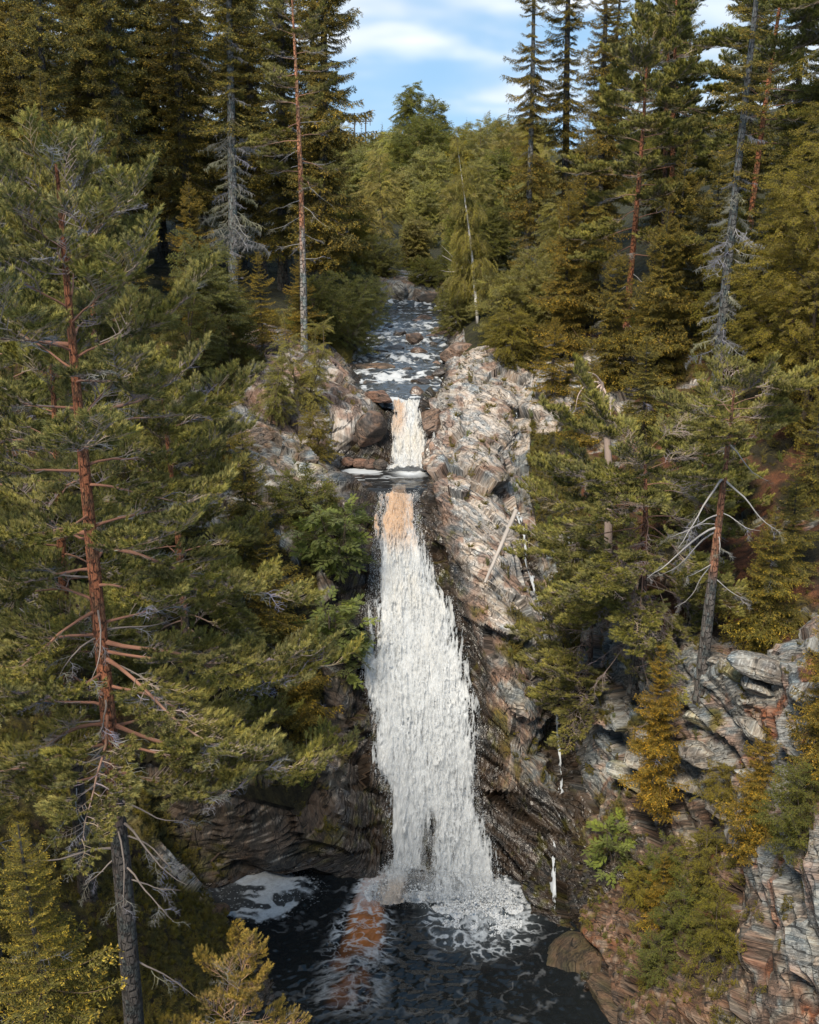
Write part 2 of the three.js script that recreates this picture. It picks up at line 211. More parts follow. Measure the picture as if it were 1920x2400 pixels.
// what lies where: share of bare rock, wetness, and colour
const PALE = [0.47, 0.425, 0.385], PINK = [0.27, 0.185, 0.145], GREYR = [0.245, 0.245, 0.235], RUST = [0.20, 0.075, 0.035], WETC = [0.040, 0.038, 0.036], MOSS = [0.105, 0.090, 0.012], LITTER = [0.21, 0.078, 0.034], GRASS = [0.17, 0.12, 0.035], LICH = [0.52, 0.42, 0.33], DUFF = [0.05, 0.042, 0.015];
const mix3 = (a, b, t) => [lerp(a[0], b[0], t), lerp(a[1], b[1], t), lerp(a[2], b[2], t)];
function fallHalf(D) { return D < 33 ? 2.6 : D < 43 ? lerp(2.2, 1.0, (D - 33) / 10) : 0.9; }
function zone(x, y, D, s, slope) {
  const n = fbm(x * 0.7, y * 0.7, D * 0.7, 3), n2 = fbm(x * 2.3 + 7, y * 2.3, D * 2.3, 3), n3 = vnoise(x * 6, y * 6, D * 6);
  // bare rock: the gorge walls; soil further out and on gentle ground away from the stream
  let rock = D > 30.5 && D < 56 ? sstep(3.9, 4.6, s + (n - 0.5) * 1.4) * (1 - sstep(16.9, 17.7, s + (n - 0.5) * 1.8)) : 0;
  if (D <= 30.5) rock = sstep(9.5, 11.2, s) * (1 - sstep(17.2, 18.2, s + (n - 0.5) * 1.6));
  if (D > 54) rock *= 1 - sstep(54, 57, D);
  if (D > 52 && D < 84) rock = Math.max(rock, sstep(6.2, 7.2, s) * (1 - sstep(11.2, 12.2, s)));
  if (s > 14.6 && D > 35) rock *= sstep(0.47, 0.56, n + (D < 37 ? 0.25 : 0)) ;
  if (s > 17) rock = Math.max(rock, sstep(0.60, 0.66, n) * (D > 30 && D < 46 ? 1 : 0));
  if (s < 6.3 && D > 34 && D < 40) rock *= sstep(0.42, 0.56, n);
  // wetness beside the fall, in the chute and in the gully
  const dFall = D > 30.5 && D < 43 ? Math.abs(s - 9) : 9;
  let wet = D > 31 && D < 43 ? (1 - sstep(1.75, 2.45, dFall + (n2 - 0.5) * 1.3)) : 0;
  if (D > 33 && D < 41.8) wet = Math.max(wet, 1 - sstep(0.25, 0.6, Math.abs(s - 14) + (n2 - 0.5) * 0.5));
  if (D > 30.5 && D < 34.6 && s > 9) wet = Math.max(wet, (1 - sstep(13.4, 14.4, s + (n2 - 0.5) * 1.5)) * (1 - sstep(2.6, 3.4, y)));
  if (D > 32.4 && D < 36 && s < 9) wet = Math.max(wet, sstep(6.8, 7.3, s + (n2 - 0.5)) * (1 - sstep(3, 4.6, y)));
  if (D > 42 && D < 82) wet = Math.max(wet, (1 - sstep(0.0, 0.35, y - (D < 46.4 ? 10.85 : D < 49 ? 11.4 + (D - 46.5) * 0.7 : 13.25 + Math.max(0, D - 54) * 0.02) + (n2 - 0.5) * 0.3)) * sstep(6.4, 7, s) * (1 - sstep(11.3, 11.8, s)));
  if (D < 34) wet = Math.max(wet, 1 - sstep(0.05, 0.4, y + (n2 - 0.5) * 0.4));
  // colours
  let c;
  const right = s > 10.5, rib = right && D > 36 && s < 14;
  if (rib || (D > 45.5 && D < 53)) { c = mix3(PALE, PINK, sstep(0.50, 0.66, n2 + (s < 11.6 ? 0.10 : -0.04) + (y < 9 ? 0.05 : 0))); c = mix3(c, GREYR, sstep(0.57, 0.7, n) * 0.6); }
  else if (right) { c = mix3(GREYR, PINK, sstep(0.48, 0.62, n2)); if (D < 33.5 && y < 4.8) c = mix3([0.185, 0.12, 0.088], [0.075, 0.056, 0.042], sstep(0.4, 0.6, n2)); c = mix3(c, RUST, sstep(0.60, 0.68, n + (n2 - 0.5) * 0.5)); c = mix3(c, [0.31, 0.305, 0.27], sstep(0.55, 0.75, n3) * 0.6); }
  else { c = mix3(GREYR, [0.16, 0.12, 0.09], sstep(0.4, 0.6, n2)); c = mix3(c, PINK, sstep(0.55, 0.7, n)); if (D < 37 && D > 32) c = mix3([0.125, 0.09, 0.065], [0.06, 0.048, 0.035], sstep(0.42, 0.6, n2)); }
  // pale lichen and old leaves in speckles on the drier walls
  if (D < 37.5 && y > 0.4 && y < 6) c = mix3(c, LICH, sstep(0.72, 0.80, vnoise(x * 9, y * 9, D * 9) + (n2 - 0.5) * 0.5 - 0.04) * 0.8);
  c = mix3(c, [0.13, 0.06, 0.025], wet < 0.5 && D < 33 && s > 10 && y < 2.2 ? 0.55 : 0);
  // moss and grass on ledges of the walls
  let moss = D < 45 && D > 30 ? sstep(0.56, 0.66, n + (n2 - 0.5) * 0.6 - (rib && y > 8 ? 0.2 : 0)) * (D < 42 ? 1 : 0.4) : 0;
  c = mix3(c, MOSS, moss * 0.85);
  const wetC = mix3(mix3(WETC, [0.075, 0.05, 0.032], n2), mix3(MOSS, WETC, 0.4), sstep(0.6, 0.7, n3 * 0.5 + n * 0.5));
  // soil
  let soil = mix3(DUFF, LITTER, s > 16 && D < 50 ? sstep(0.36, 0.5, n) : sstep(0.5, 0.66, n) * 0.5);
  if (s < 8 && D < 32.6) { soil = mix3(MOSS, [0.15, 0.115, 0.012], n3); soil = mix3(soil, [0.09, 0.05, 0.02], sstep(0.52, 0.66, n2)); }
  if (s < 8 && D > 44 && D < 58 && x > -11) soil = mix3(GRASS, [0.26, 0.14, 0.06], sstep(0.4, 0.62, n2));
  if (s > 16 && D > 42 && D < 56) soil = mix3(soil, GRASS, sstep(0.45, 0.55, n2));
  if (D > 56) soil = mix3(DUFF, [0.08, 0.085, 0.02], n2);
  if (s < 8.4 && s > 6.3 && D < 32.6) { rock = Math.max(rock, sstep(6.4, 7, s)); c = mix3([0.15, 0.085, 0.05], MOSS, sstep(0.4, 0.6, n2)); }
  const bare = rock > 0.5 || wet > 0.5;
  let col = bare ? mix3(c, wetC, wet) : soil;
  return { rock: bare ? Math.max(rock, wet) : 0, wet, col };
}
function buildTerrain() {
  // rows (distance) and columns (section parameter), finest where the gorge is seen
  const rows = []; for (let D = 2; D < 480;) { rows.push(D); D += D < 16 ? 1 : D < 25 ? 0.22 : D < 30 ? 0.10 : D < 43.5 ? 0.062 : D < 54 ? 0.085 : D < 62 ? 0.2 : D < 84 ? 0.35 : D < 110 ? 1 : D < 160 ? 3 : 12; } rows.push(480);
  const segN = [10, 14, 22, 40, 34, 30, 30, 26, 26, 30, 22, 24, 30, 26, 28, 26, 30, 34, 40, 24, 14];
  const cols = []; segN.forEach((n, i) => { for (let k = 0; k < n; k++) cols.push(i + k / n); }); cols.push(NK - 1);
  const R = rows.length, C = cols.length, pos = new Float32Array(R * C * 3), q = [0, 0], S = new Float32Array(R * C * 2);
  for (let j = 0; j < R; j++) {
    const P = section(rows[j]); let u = 0, px = 0, py = 0;
    for (let i = 0; i < C; i++) { onSection(P, cols[i], q); const o = (j * C + i) * 3; pos[o] = q[0]; pos[o + 1] = q[1]; pos[o + 2] = -rows[j]; }
  }
  const base = pos.slice(), nrm = new Float32Array(R * C * 3);
  const normals = (p, n) => { for (let j = 0; j < R; j++) for (let i = 0; i < C; i++) {
    const a = (j * C + Math.max(0, i - 1)) * 3, b = (j * C + Math.min(C - 1, i + 1)) * 3, c = (Math.max(0, j - 1) * C + i) * 3, d = (Math.min(R - 1, j + 1) * C + i) * 3, o = (j * C + i) * 3;
    const ax = p[b] - p[a], ay = p[b + 1] - p[a + 1], az = p[b + 2] - p[a + 2], bx = p[d] - p[c], by = p[d + 1] - p[c + 1], bz = p[d + 2] - p[c + 2];
    let x = ay * bz - az * by, y = az * bx - ax * bz, z = ax * by - ay * bx; const l = Math.hypot(x, y, z) || 1; n[o] = x / l; n[o + 1] = y / l; n[o + 2] = z / l;
  } };
  normals(base, nrm);
  const col = new Float32Array(R * C * 3), kind = new Uint8Array(R * C), uv = new Float32Array(R * C * 2);
  for (let j = 0; j < R; j++) for (let i = 0; i < C; i++) {
    const o = (j * C + i) * 3, x = base[o], y = base[o + 1], z = base[o + 2], D = -z, s = cols[i];
    const zn = zone(x, y, D, s, nrm[o + 1]);
    let h = 0, crack = 1;
    if (D < 90) {
      if (zn.rock > 0.02) {
        const w = (fbm(x * 0.7, y * 0.7, z * 0.7, 2) - 0.5) * 0.35, a = plates(x + w, y + w, z, 3.4, 0.8, 1.5, 3), b = plates(x + w * 0.4, y, z + w * 0.4, 1.5, 0.21, 0.62, 17);
        const k = zn.rock * (D < 56 ? 1 : 0.5), calm = Math.abs(s - 9) < 1 ? 0.45 : 1;
        h = k * calm * (0.62 * a.h + 0.115 * b.h - 0.05 * (1 - sstep(0, 0.14, a.edge)) - 0.03 * (1 - sstep(0, 0.16, b.edge)) + 0.25 * (fbm(x * 0.5, y * 0.5, z * 0.5, 3) - 0.5));
        crack = lerp(1, 0.55, (1 - sstep(0, 0.10, b.edge)) * 0.6);
        const t = 0.88 + 0.22 * b.q + 0.22 * (a.q - 0.5); zn.col = [zn.col[0] * t, zn.col[1] * t, zn.col[2] * t];
      } else h = 0.5 * (fbm(x * 0.6, y * 0.6, z * 0.6, 4) - 0.5) + 0.12 * (fbm(x * 4, y * 4, z * 4, 2) - 0.5);
      if (s < 8.5 && s > 2 && D < 33) h += 0.25 * (fbm(x * 1.6, y * 1.6, z * 1.6, 3) - 0.5);
    } else h = 2 * (fbm(x * 0.06, 0, z * 0.06, 3) - 0.5);
    pos[o] += nrm[o] * h; pos[o + 1] += nrm[o + 1] * h; pos[o + 2] += nrm[o + 2] * h;
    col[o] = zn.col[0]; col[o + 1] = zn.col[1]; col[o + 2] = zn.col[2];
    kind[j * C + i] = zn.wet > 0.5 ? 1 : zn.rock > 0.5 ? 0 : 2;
  }
  // uv in metres, along the ground
  for (let j = 0; j < R; j++) { let u = 0; for (let i = 0; i < C; i++) { const o = (j * C + i) * 3; if (i) u += Math.hypot(base[o] - base[o - 3], base[o + 1] - base[o - 2]); uv[(j * C + i) * 2] = u; } const m = uv[(j * C + Math.floor(C / 2)) * 2]; for (let i = 0; i < C; i++) uv[(j * C + i) * 2] -= m; }
  for (let i = 0; i < C; i++) { let v = 0; for (let j = 0; j < R; j++) { const o = (j * C + i) * 3, e = o - C * 3; if (j) v += Math.hypot(base[o] - base[e], base[o + 1] - base[e + 1], base[o + 2] - base[e + 2]); uv[(j * C + i) * 2 + 1] = v; } }
  normals(pos, nrm);
  // tilt the foliation
  for (let k = 0; k < R * C; k++) { const th = cols[k % C] < 9 ? 1.05 : -0.95, ca = Math.cos(th), sa = Math.sin(th); const u = uv[k * 2], v = uv[k * 2 + 1]; uv[k * 2] = u * ca + v * sa; uv[k * 2 + 1] = -u * sa + v * ca; }
  const seg = (c0, c1, name, label) => {
    const w = c1 - c0 + 1, n = R * w, P = new Float32Array(n * 3), N = new Float32Array(n * 3), K = new Float32Array(n * 3), U = new Float32Array(n * 2), lists = [[], [], []];
    for (let j = 0; j < R; j++) for (let i = 0; i < w; i++) {
      const a = (j * C + c0 + i), b = j * w + i;
      for (let c = 0; c < 3; c++) { P[b * 3 + c] = pos[a * 3 + c]; N[b * 3 + c] = nrm[a * 3 + c]; K[b * 3 + c] = col[a * 3 + c]; } U[b * 2] = uv[a * 2]; U[b * 2 + 1] = uv[a * 2 + 1];
      if (i && j) lists[kind[a]].push(b, b - w - 1, b - w, b, b - 1, b - w - 1);
    }
    const g = new THREE.BufferGeometry(); g.setAttribute('position', new THREE.BufferAttribute(P, 3)); g.setAttribute('normal', new THREE.BufferAttribute(N, 3)); g.setAttribute('color', new THREE.BufferAttribute(K, 3)); g.setAttribute('uv', new THREE.BufferAttribute(U, 2));
    g.setIndex([].concat(lists[0]).concat(lists[1]).concat(lists[2])); let at = 0; lists.forEach((l, k) => { g.addGroup(at, l.length, k); at += l.length; });
    const m = shade(new THREE.Mesh(g, [M.rock, M.wet, M.soil])); m.name = name; m.userData.kind = 'structure'; m.userData.label = label; scene.add(m); return m;
  };
  const cut = (s) => cols.findIndex((v) => v >= s);
  seg(0, cut(8), 'left_bank', 'left bank of the gorge with mossy slope, dark rock wall and forest floor');
  seg(cut(8), cut(10), 'stream_bed', 'dark wet rock bed under the waterfall and stream');
  seg(cut(10), C - 1, 'right_bank', 'right bank of the gorge with pale rock rib, grey cliff and rusty needle litter');
  console.log('terrain', R, C, R * C * 2);
  return { rows, cols, pos, nrm, R, C };
}
const T = buildTerrain();
// nearest terrain vertex to a section parameter and distance: its place and normal after the rock was broken up
function surf(s, D) {
  let a = 0, b = T.R - 1; while (b - a > 1) { const m = (a + b) >> 1; if (T.rows[m] > D) b = m; else a = m; }
  let c = 0, d = T.C - 1; while (d - c > 1) { const m = (c + d) >> 1; if (T.cols[m] > s) d = m; else c = m; }
  const o = (a * T.C + c) * 3; return { p: V(T.pos[o], T.pos[o + 1], T.pos[o + 2]), n: V(T.nrm[o], T.nrm[o + 1], T.nrm[o + 2]) };
}
function groundY(x, D) { const g = ground(x, D), f = surf(g.s, D); return Math.abs(f.p.x - x) < 1 ? Math.min(f.p.y, g.y + 0.4) : g.y; }
// ---------------------------------------------------------------- water
const GLASSY = [0.17, 0.185, 0.20], WHITE = [0.62, 0.65, 0.68], CREAM = [0.60, 0.53, 0.42], AMBER = [0.55, 0.34, 0.19];
M.foam = new THREE.MeshPhysicalMaterial({ vertexColors: true, roughness: 0.55, transmission: 0.25, thickness: 0, side: THREE.DoubleSide });
M.veil = new THREE.MeshStandardMaterial({ vertexColors: true, roughness: 0.9, transparent: true, opacity: 0.14, side: THREE.DoubleSide });
M.drop = new THREE.MeshStandardMaterial({ color: new THREE.Color().setRGB(0.62, 0.635, 0.65), roughness: 0.6 });
const table = (rows, D) => { let i = 0; while (i < rows.length - 2 && D < rows[i + 1][0]) i++; const a = rows[i], b = rows[i + 1], t = clamp((a[0] - D) / (a[0] - b[0])), k = t * t * (3 - 2 * t) * 0.5 + t * 0.5; return a.map((v, n) => lerp(v, b[n], n ? k : t)); };
// a sheet of falling water over the rock: rows run down the fall, columns across; torn open where it thins
function cascade(name, rows, opt, parent) {
  const Dt = rows[0][0], Db = rows[rows.length - 1][0], st = [], step = opt.step;
  let D = Dt, L = 0, py = null, pD = null;
  const yAt = (x, d) => Math.max(ground(x, d).y, opt.floor ?? -9);
  for (; D > Db; D -= 0.004) { const r = table(rows, D), y = yAt((r[1] + r[2]) / 2, D); if (py === null || Math.hypot(y - py, D - pD) >= step) { if (py !== null) L += Math.hypot(y - py, D - pD); st.push([D, L, r[1], r[2]]); py = y; pD = D; } }
  const R = st.length, C = opt.cols, pos = new Float32Array(R * C * 3), col = new Float32Array(R * C * 3), cov = new Float32Array(R * C), idx = [];
  for (let j = 0; j < R; j++) {
    const [d, l, x0, x1] = st[j], d1 = st[Math.max(0, j - 3)], d2 = st[Math.min(R - 1, j + 3)];
    for (let i = 0; i < C; i++) {
      const u = i / (C - 1), wob = (fbm(l * 0.9 + 3, u * 2, opt.seed, 3) - 0.5) * 0.5, xw = lerp(x0, x1, u) + wob * 0.35, y = yAt(xw, d);
      const ya = yAt(xw, d1[0]), yb = yAt(xw, d2[0]); let ny = d1[0] - d2[0], nz = ya - yb; const nl = Math.hypot(ny, nz) || 1; ny /= nl; nz /= nl;
      const x = xw, crown = 4 * u * (1 - u);
      const lump = fbm(x * 2.0 + opt.seed, l * 0.9, 1.5, 3) - 0.5, str = 0.82 * (fbm(x * 11 + lump * 5, l * 0.85, opt.seed, 4) - 0.5) + 0.3 * (fbm(x * 6.5 - lump * 4, l * 3.2, opt.seed + 31, 4) - 0.5), fine = fbm(x * 34 + str * 5, l * 7, opt.seed + 4, 3) - 0.5, burst = Math.pow(fbm(x * 6, l * 4.2, opt.seed + 9, 3), 3);
      const h = (opt.lift ?? 0.18) + 0.10 * crown + opt.rough * (0.28 * lump + 0.15 * str + 0.12 * fine + 0.22 * burst), o = (j * C + i) * 3;
      pos[o] = x; pos[o + 1] = y + ny * h; pos[o + 2] = -d + nz * h;
      const edge = Math.min(u, 1 - u) * (x1 - x0), cv = opt.cover(u, l, x, d) + (opt.smooth ? 0.5 : 1.35) * str + (opt.smooth ? 0.1 : 0.85) * fine + 1.0 * lump - 0.6 * (1 - sstep(0, opt.fray, edge)); cov[j * C + i] = cv + (opt.keep ?? 0);
      // little air in the water where it runs thin: grey and glassy; much air: white
      const k = opt.smooth ? opt.colour(u, l, x, d, lump) : mix3(GLASSY, opt.colour(u, l, x, d, lump + str * 0.8), sstep(-0.25, 0.35, cv)); col[o] = k[0]; col[o + 1] = k[1]; col[o + 2] = k[2];
    }
  }
  for (let j = 1; j < R; j++) for (let i = 1; i < C; i++) { const b = j * C + i, a = b - C; if (cov[b] > 0 && cov[b - 1] > 0 && cov[a] > 0) idx.push(a - 1, b - 1, a); if (cov[b] > 0 && cov[b - 1] > 0 && cov[a] > 0 && cov[a - 1] > -0.2) idx.push(a, b - 1, b); }
  const g = new THREE.BufferGeometry(); g.setAttribute('position', new THREE.BufferAttribute(pos, 3)); g.setAttribute('color', new THREE.BufferAttribute(col, 3)); g.setIndex(idx); g.computeVertexNormals();
  part(name, g, opt.mat ?? M.foam, parent);
  return { st, R, C, pos, cov };
}
const dropGeo = new THREE.OctahedronGeometry(1, 0);
function spray(sheet, n, seed, pick, parent, size = 0.0085) {
  const r = rng(seed), m4 = new THREE.Matrix4(), q = new THREE.Quaternion(), list = [];
  for (let t = 0; t < n * 6 && list.length < n; t++) {
    const j = Math.floor(r() * sheet.R), i = Math.floor(r() * sheet.C), o = (j * sheet.C + i) * 3; if (r() > pick(i / sheet.C, j / sheet.R, sheet.cov[j * sheet.C + i])) continue;
    const s = size * (0.4 + r() * r() * 1.6), off = r() * r() * 0.35; q.setFromEuler(new THREE.Euler(r() * 0.8, r() * 6, r() * 0.8));
    list.push(m4.clone().compose(V(sheet.pos[o] + (r() - 0.5) * 0.22, sheet.pos[o + 1] + (r() - 0.35) * 0.2, sheet.pos[o + 2] + off), q, V(s * 0.75, s * (1 + r() * 2), s * 0.75)));
  }
  const im = shade(new THREE.InstancedMesh(dropGeo, M.drop, list.length)); list.forEach((m, k) => im.setMatrixAt(k, m)); im.name = 'spray'; im.userData.kind = 'stuff'; parent.add(im);
}
const falls = new THREE.Group(); falls.name = 'waterfall'; tag(falls, 'tall white cascade with amber lip pouring down the rock chute into the dark pool', 'waterfall', null, 'structure'); scene.add(falls);
{
  const rows = [[43.5, -1.25, 0.42], [42.8, -1.25, 0.38], [41.4, -1.32, 0.38], [39.7, -1.45, 0.95], [38.4, -1.85, 1.75], [37.2, -1.75, 2.1], [36.2, -1.4, 2.45], [35.3, -1.3, 2.4], [34.7, -0.8, 2.5], [34.2, -0.75, 2.65], [33.6, -0.95, 2.9], [32.9, -1.2, 3.2], [32.2, -1.25, 3.5], [31.7, -1.2, 3.65]];
  const gapTop = (x, d) => { // the bare wet rock that parts the foot of the fall, and the dripping left wall half way up
    const g = sstep(34.9, 34.0, d) * (1 - sstep(0.05, lerp(0.55, 0.95, sstep(34.5, 32.5, d)), Math.abs(x - lerp(0.85, 0.25, sstep(35, 32.5, d)) + 0.5 * (fbm(d * 1.6, x * 2, 4, 2) - 0.5))));
    const lw = sstep(41.4, 40.2, d) * sstep(36.8, 38.4, d) * (1 - sstep(-1.25, -0.85, x)); return g * 0.78 + lw * 0.5;
  };
  const colour = (u, l, x, d, n) => { let c = mix3(WHITE, CREAM, clamp(0.25 + n * 1.6) * lerp(0.2, 0.55, sstep(36, 40, d))); const a = sstep(40.3, 41.5, d + n * 0.8) * (1 - sstep(42.8, 43.2, d)) * sstep(-0.3, 0.2, n + 0.3 - u * 0.3); c = mix3(c, AMBER, a * 0.85); return mix3(c, [0.62, 0.42, 0.24], sstep(33.2, 32.4, d) * (1 - sstep(-0.3, 0.1, x)) * 0.5); };
  const a = cascade('cascade_sheet', rows, { step: 0.024, cols: 190, seed: 5, rough: 0.85, lift: 0.15, keep: 0.2, fray: 0.5, floor: -0.05, cover: (u, l, x, d) => 0.24 + 0.5 * u * (1 - u) + 0.14 * sstep(1.5, 3.5, l) - 0.22 * sstep(7, 12, l) - gapTop(x, d), colour }, falls);
  const b = cascade('cascade_sheet', rows.map(([d, p, q]) => [d - 0.05, p + 0.12, q - 0.1]), { step: 0.026, cols: 170, seed: 61, rough: 1.1, lift: 0.24, fray: 0.7, floor: 0.0, cover: (u, l, x, d) => -0.14 + 0.16 * sstep(1, 3, l) - gapTop(x, d), colour }, falls);
  // thin veils of fine spray hanging in front of the strands
  for (const [sd, dl] of [[131, 0.3], [157, 0.42]]) cascade('spray_veil', rows.map(([d, p, q]) => [d - dl * 0.3, p - 0.05, q + 0.05]), { mat: M.veil, smooth: true, step: 0.07, cols: 60, seed: sd, rough: 0.9, lift: dl, fray: 0.9, floor: 0.02, cover: (u, l, x, d) => 0.02 + 0.2 * sstep(2, 4, l) + 0.2 * sstep(11, 14, l) - 0.55 * gapTop(x, d), colour }, falls);
  spray(a, 42000, 7, (u, v, c) => clamp(0.15 + 0.5 * v + (c < 0.1 ? 0.5 : 0)) * (c > -0.55 ? 1 : 0.12), falls);
  // churned froth where the strands strike the pool
  { const r = rng(626), list = [], m4 = new THREE.Matrix4(), q = new THREE.Quaternion(), ball = new THREE.IcosahedronGeometry(1, 1); { const p = ball.getAttribute('position'); for (let i = 0; i < p.count; i++) { const k = 1 + 0.5 * (fbm(p.getX(i) * 2 + 4, p.getY(i) * 2, p.getZ(i) * 2, 2) - 0.5); p.setXYZ(i, p.getX(i) * k, p.getY(i) * k, p.getZ(i) * k); } ball.computeVertexNormals(); }
    for (const [cx, cd, wx, wd, n, hh] of [[2.2, 31.75, 1.45, 0.55, 9000, 0.42], [-1.05, 32.5, 0.42, 0.5, 2600, 0.24], [0.5, 32.3, 0.8, 0.3, 1800, 0.14], [2.3, 31.0, 1.25, 0.7, 2600, 0.08], [2.7, 32.3, 0.8, 0.5, 3000, 0.7]])
      for (let k = 0; k < n; k++) { const a = r() * 6.2832, e = Math.sqrt(r()), x = cx + Math.cos(a) * e * wx, d = cd + Math.sin(a) * e * wd, s = 0.010 + 0.026 * r() * r(), y = hh * (1 - e * e) * (0.15 + 0.95 * fbm(x * 3, d * 3, 7, 3)) * r() + 0.0 + (r() < 0.06 ? 0.35 * r() : 0); q.setFromEuler(new THREE.Euler(r() * 6, r() * 6, r() * 6)); list.push(m4.clone().compose(V(x, y, -d), q, V(s * (0.7 + r()), s * (0.5 + r() * 0.7), s * (0.7 + r())))); }
    const im = shade(new THREE.InstancedMesh(ball, M.drop, list.length)); list.forEach((m, k) => im.setMatrixAt(k, m)); im.name = 'froth'; im.userData.kind = 'stuff'; falls.add(im); }
  const f2 = new THREE.Group(); f2.name = 'upper_waterfall'; tag(f2, 'short upper cascade of creamy white water between the pale boulders', 'waterfall', null, 'structure'); scene.add(f2);
  const up = [[49.3, -0.7, 0.42], [48.7, -0.66, 0.4], [48.1, -0.78, 0.5], [47.5, -0.68, 0.7], [46.8, -0.75, 0.8], [46.3, -0.62, 1.0], [45.9, -0.9, 1.05], [45.5, -1.0, 1.05]];
  const colU = (u, l, x, d, n) => { let c = mix3(WHITE, CREAM, clamp(0.35 + n * 1.4) * 0.8); return mix3(c, AMBER, sstep(47.3, 48.4, d) * (1 - sstep(0.3, 0.55, u + n * 0.4)) * 0.75); };
  const cU = cascade('cascade_sheet', up, { step: 0.03, cols: 80, seed: 21, rough: 1.1, lift: 0.14, keep: 0.12, fray: 0.3, floor: 10.74, cover: (u, l) => 0.5, colour: colU }, f2);
  spray(cU, 6000, 9, (u, v, c) => 0.2 + 0.5 * v, f2);
  // thin stream in the gully on the right, down to a ledge and on to the pool
  const f3 = new THREE.Group(); f3.name = 'side_stream'; tag(f3, 'thin white rivulet running down the dark gully right of the main fall', 'stream', null, 'structure'); scene.add(f3);
  const sec14 = (d) => { const P = section(d); return P[28]; };
  const r3 = []; for (let d = 42.2; d >= 34.2; d -= 0.8) r3.push([d, sec14(d) - 0.17 - 0.08 * Math.sin(d * 3), sec14(d) + 0.15 - 0.05 * Math.sin(d * 5)]);
  cascade('rivulet_sheet', r3, { step: 0.03, cols: 26, seed: 77, rough: 0.5, lift: 0.32, fray: 0.2, cover: (u, l, x, d) => 0.24 + 0.3 * (fbm(l * 0.6, 5, 1, 2) - 0.5), colour: () => WHITE }, f3);
  const r4 = [[33.8, 4.75, 5.0], [33.2, 4.55, 4.85], [32.6, 4.5, 4.8], [32.0, 4.42, 4.75], [31.4, 4.45, 4.7]];
  cascade('rivulet_sheet', r4, { step: 0.03, cols: 26, seed: 83, rough: 0.4, lift: 0.34, fray: 0.18, cover: (u, l) => 0.15, colour: () => WHITE }, f3);
  const r5 = [[48.6, 4.45, 4.7], [47.6, 4.35, 4.6], [46.4, 4.3, 4.55]];
  cascade('rivulet_sheet', r5, { step: 0.03, cols: 16, seed: 85, rough: 0.3, lift: 0.12, fray: 0.1, cover: () => 0.0, colour: () => WHITE }, f3);
}
// foam nets: white threads between dark cells, drawn out by the current
const ridge = (x, y, z, o = 4) => 1 - Math.abs(fbm(x, y, z, o) - 0.5) * 2;
function cells(x, y, seed) { const X = Math.floor(x), Y = Math.floor(y); let d1 = 9, d2 = 9; for (let i = -1; i < 2; i++) for (let j = -1; j < 2; j++) { const h = hash3(X + i, Y + j, seed), k = (h * 9173) % 1, d = Math.hypot(X + i + h - x, Y + j + k - y); if (d < d1) { d2 = d1; d1 = d; } else if (d < d2) d2 = d; } return d2 - d1; }
function waterSheet(name, label, x0, x1, d0, d1, step, rows, yf, foamf, N, extra = {}) {
  const C = Math.ceil((x1 - x0) / step) + 1, R = rows.length, pos = new Float32Array(R * C * 3), uv = new Float32Array(R * C * 2), idx = [];
  for (let j = 0; j < R; j++) for (let i = 0; i < C; i++) { const x = lerp(x0, x1, i / (C - 1)), d = rows[j], o = j * C + i; pos[o * 3] = x; pos[o * 3 + 1] = yf(x, d); pos[o * 3 + 2] = -d; uv[o * 2] = (x - x0) / (x1 - x0); uv[o * 2 + 1] = (d - d0) / (d1 - d0); if (i && j) idx.push(o, o - C - 1, o - C, o, o - 1, o - C - 1); }
  const g = new THREE.BufferGeometry(); g.setAttribute('position', new THREE.BufferAttribute(pos, 3)); g.setAttribute('uv', new THREE.BufferAttribute(uv, 2)); g.setIndex(idx); g.computeVertexNormals();
  const W = N, H = N, dc = new Uint8Array(W * H * 4), dr = new Uint8Array(W * H * 4), s = (v) => 255 * Math.pow(clamp(v), 1 / 2.2);
  for (let j = 0; j < H; j++) for (let i = 0; i < W; i++) { const x = lerp(x0, x1, (i + 0.5) / W), d = lerp(d0, d1, (j + 0.5) / H), f = foamf(x, d), o = (j * W + i) * 4; dc[o] = s(f[0]); dc[o + 1] = s(f[1]); dc[o + 2] = s(f[2]); dc[o + 3] = 255; dr[o] = dr[o + 1] = dr[o + 2] = 255 * f[3]; dr[o + 3] = 255; }
  const mk = (d, srgb) => { const t = new THREE.DataTexture(d, W, H, THREE.RGBAFormat); t.magFilter = THREE.LinearFilter; t.minFilter = THREE.LinearFilter; if (srgb) t.colorSpace = THREE.SRGBColorSpace; t.needsUpdate = true; return t; };
  const m = new THREE.MeshPhysicalMaterial({ map: mk(dc, true), roughnessMap: mk(dr, false), roughness: 1, ior: 1.33, ...extra });
  const o = top(name, g, m, null, null, null, 'structure'); o.userData.label = label; return o;
}
const range = (a, b, s) => { const r = []; for (let v = a; v < b; v += s) r.push(v); r.push(b); return r; };
const DEEP = [0.006, 0.0075, 0.009], FOAM = [0.48, 0.505, 0.53];
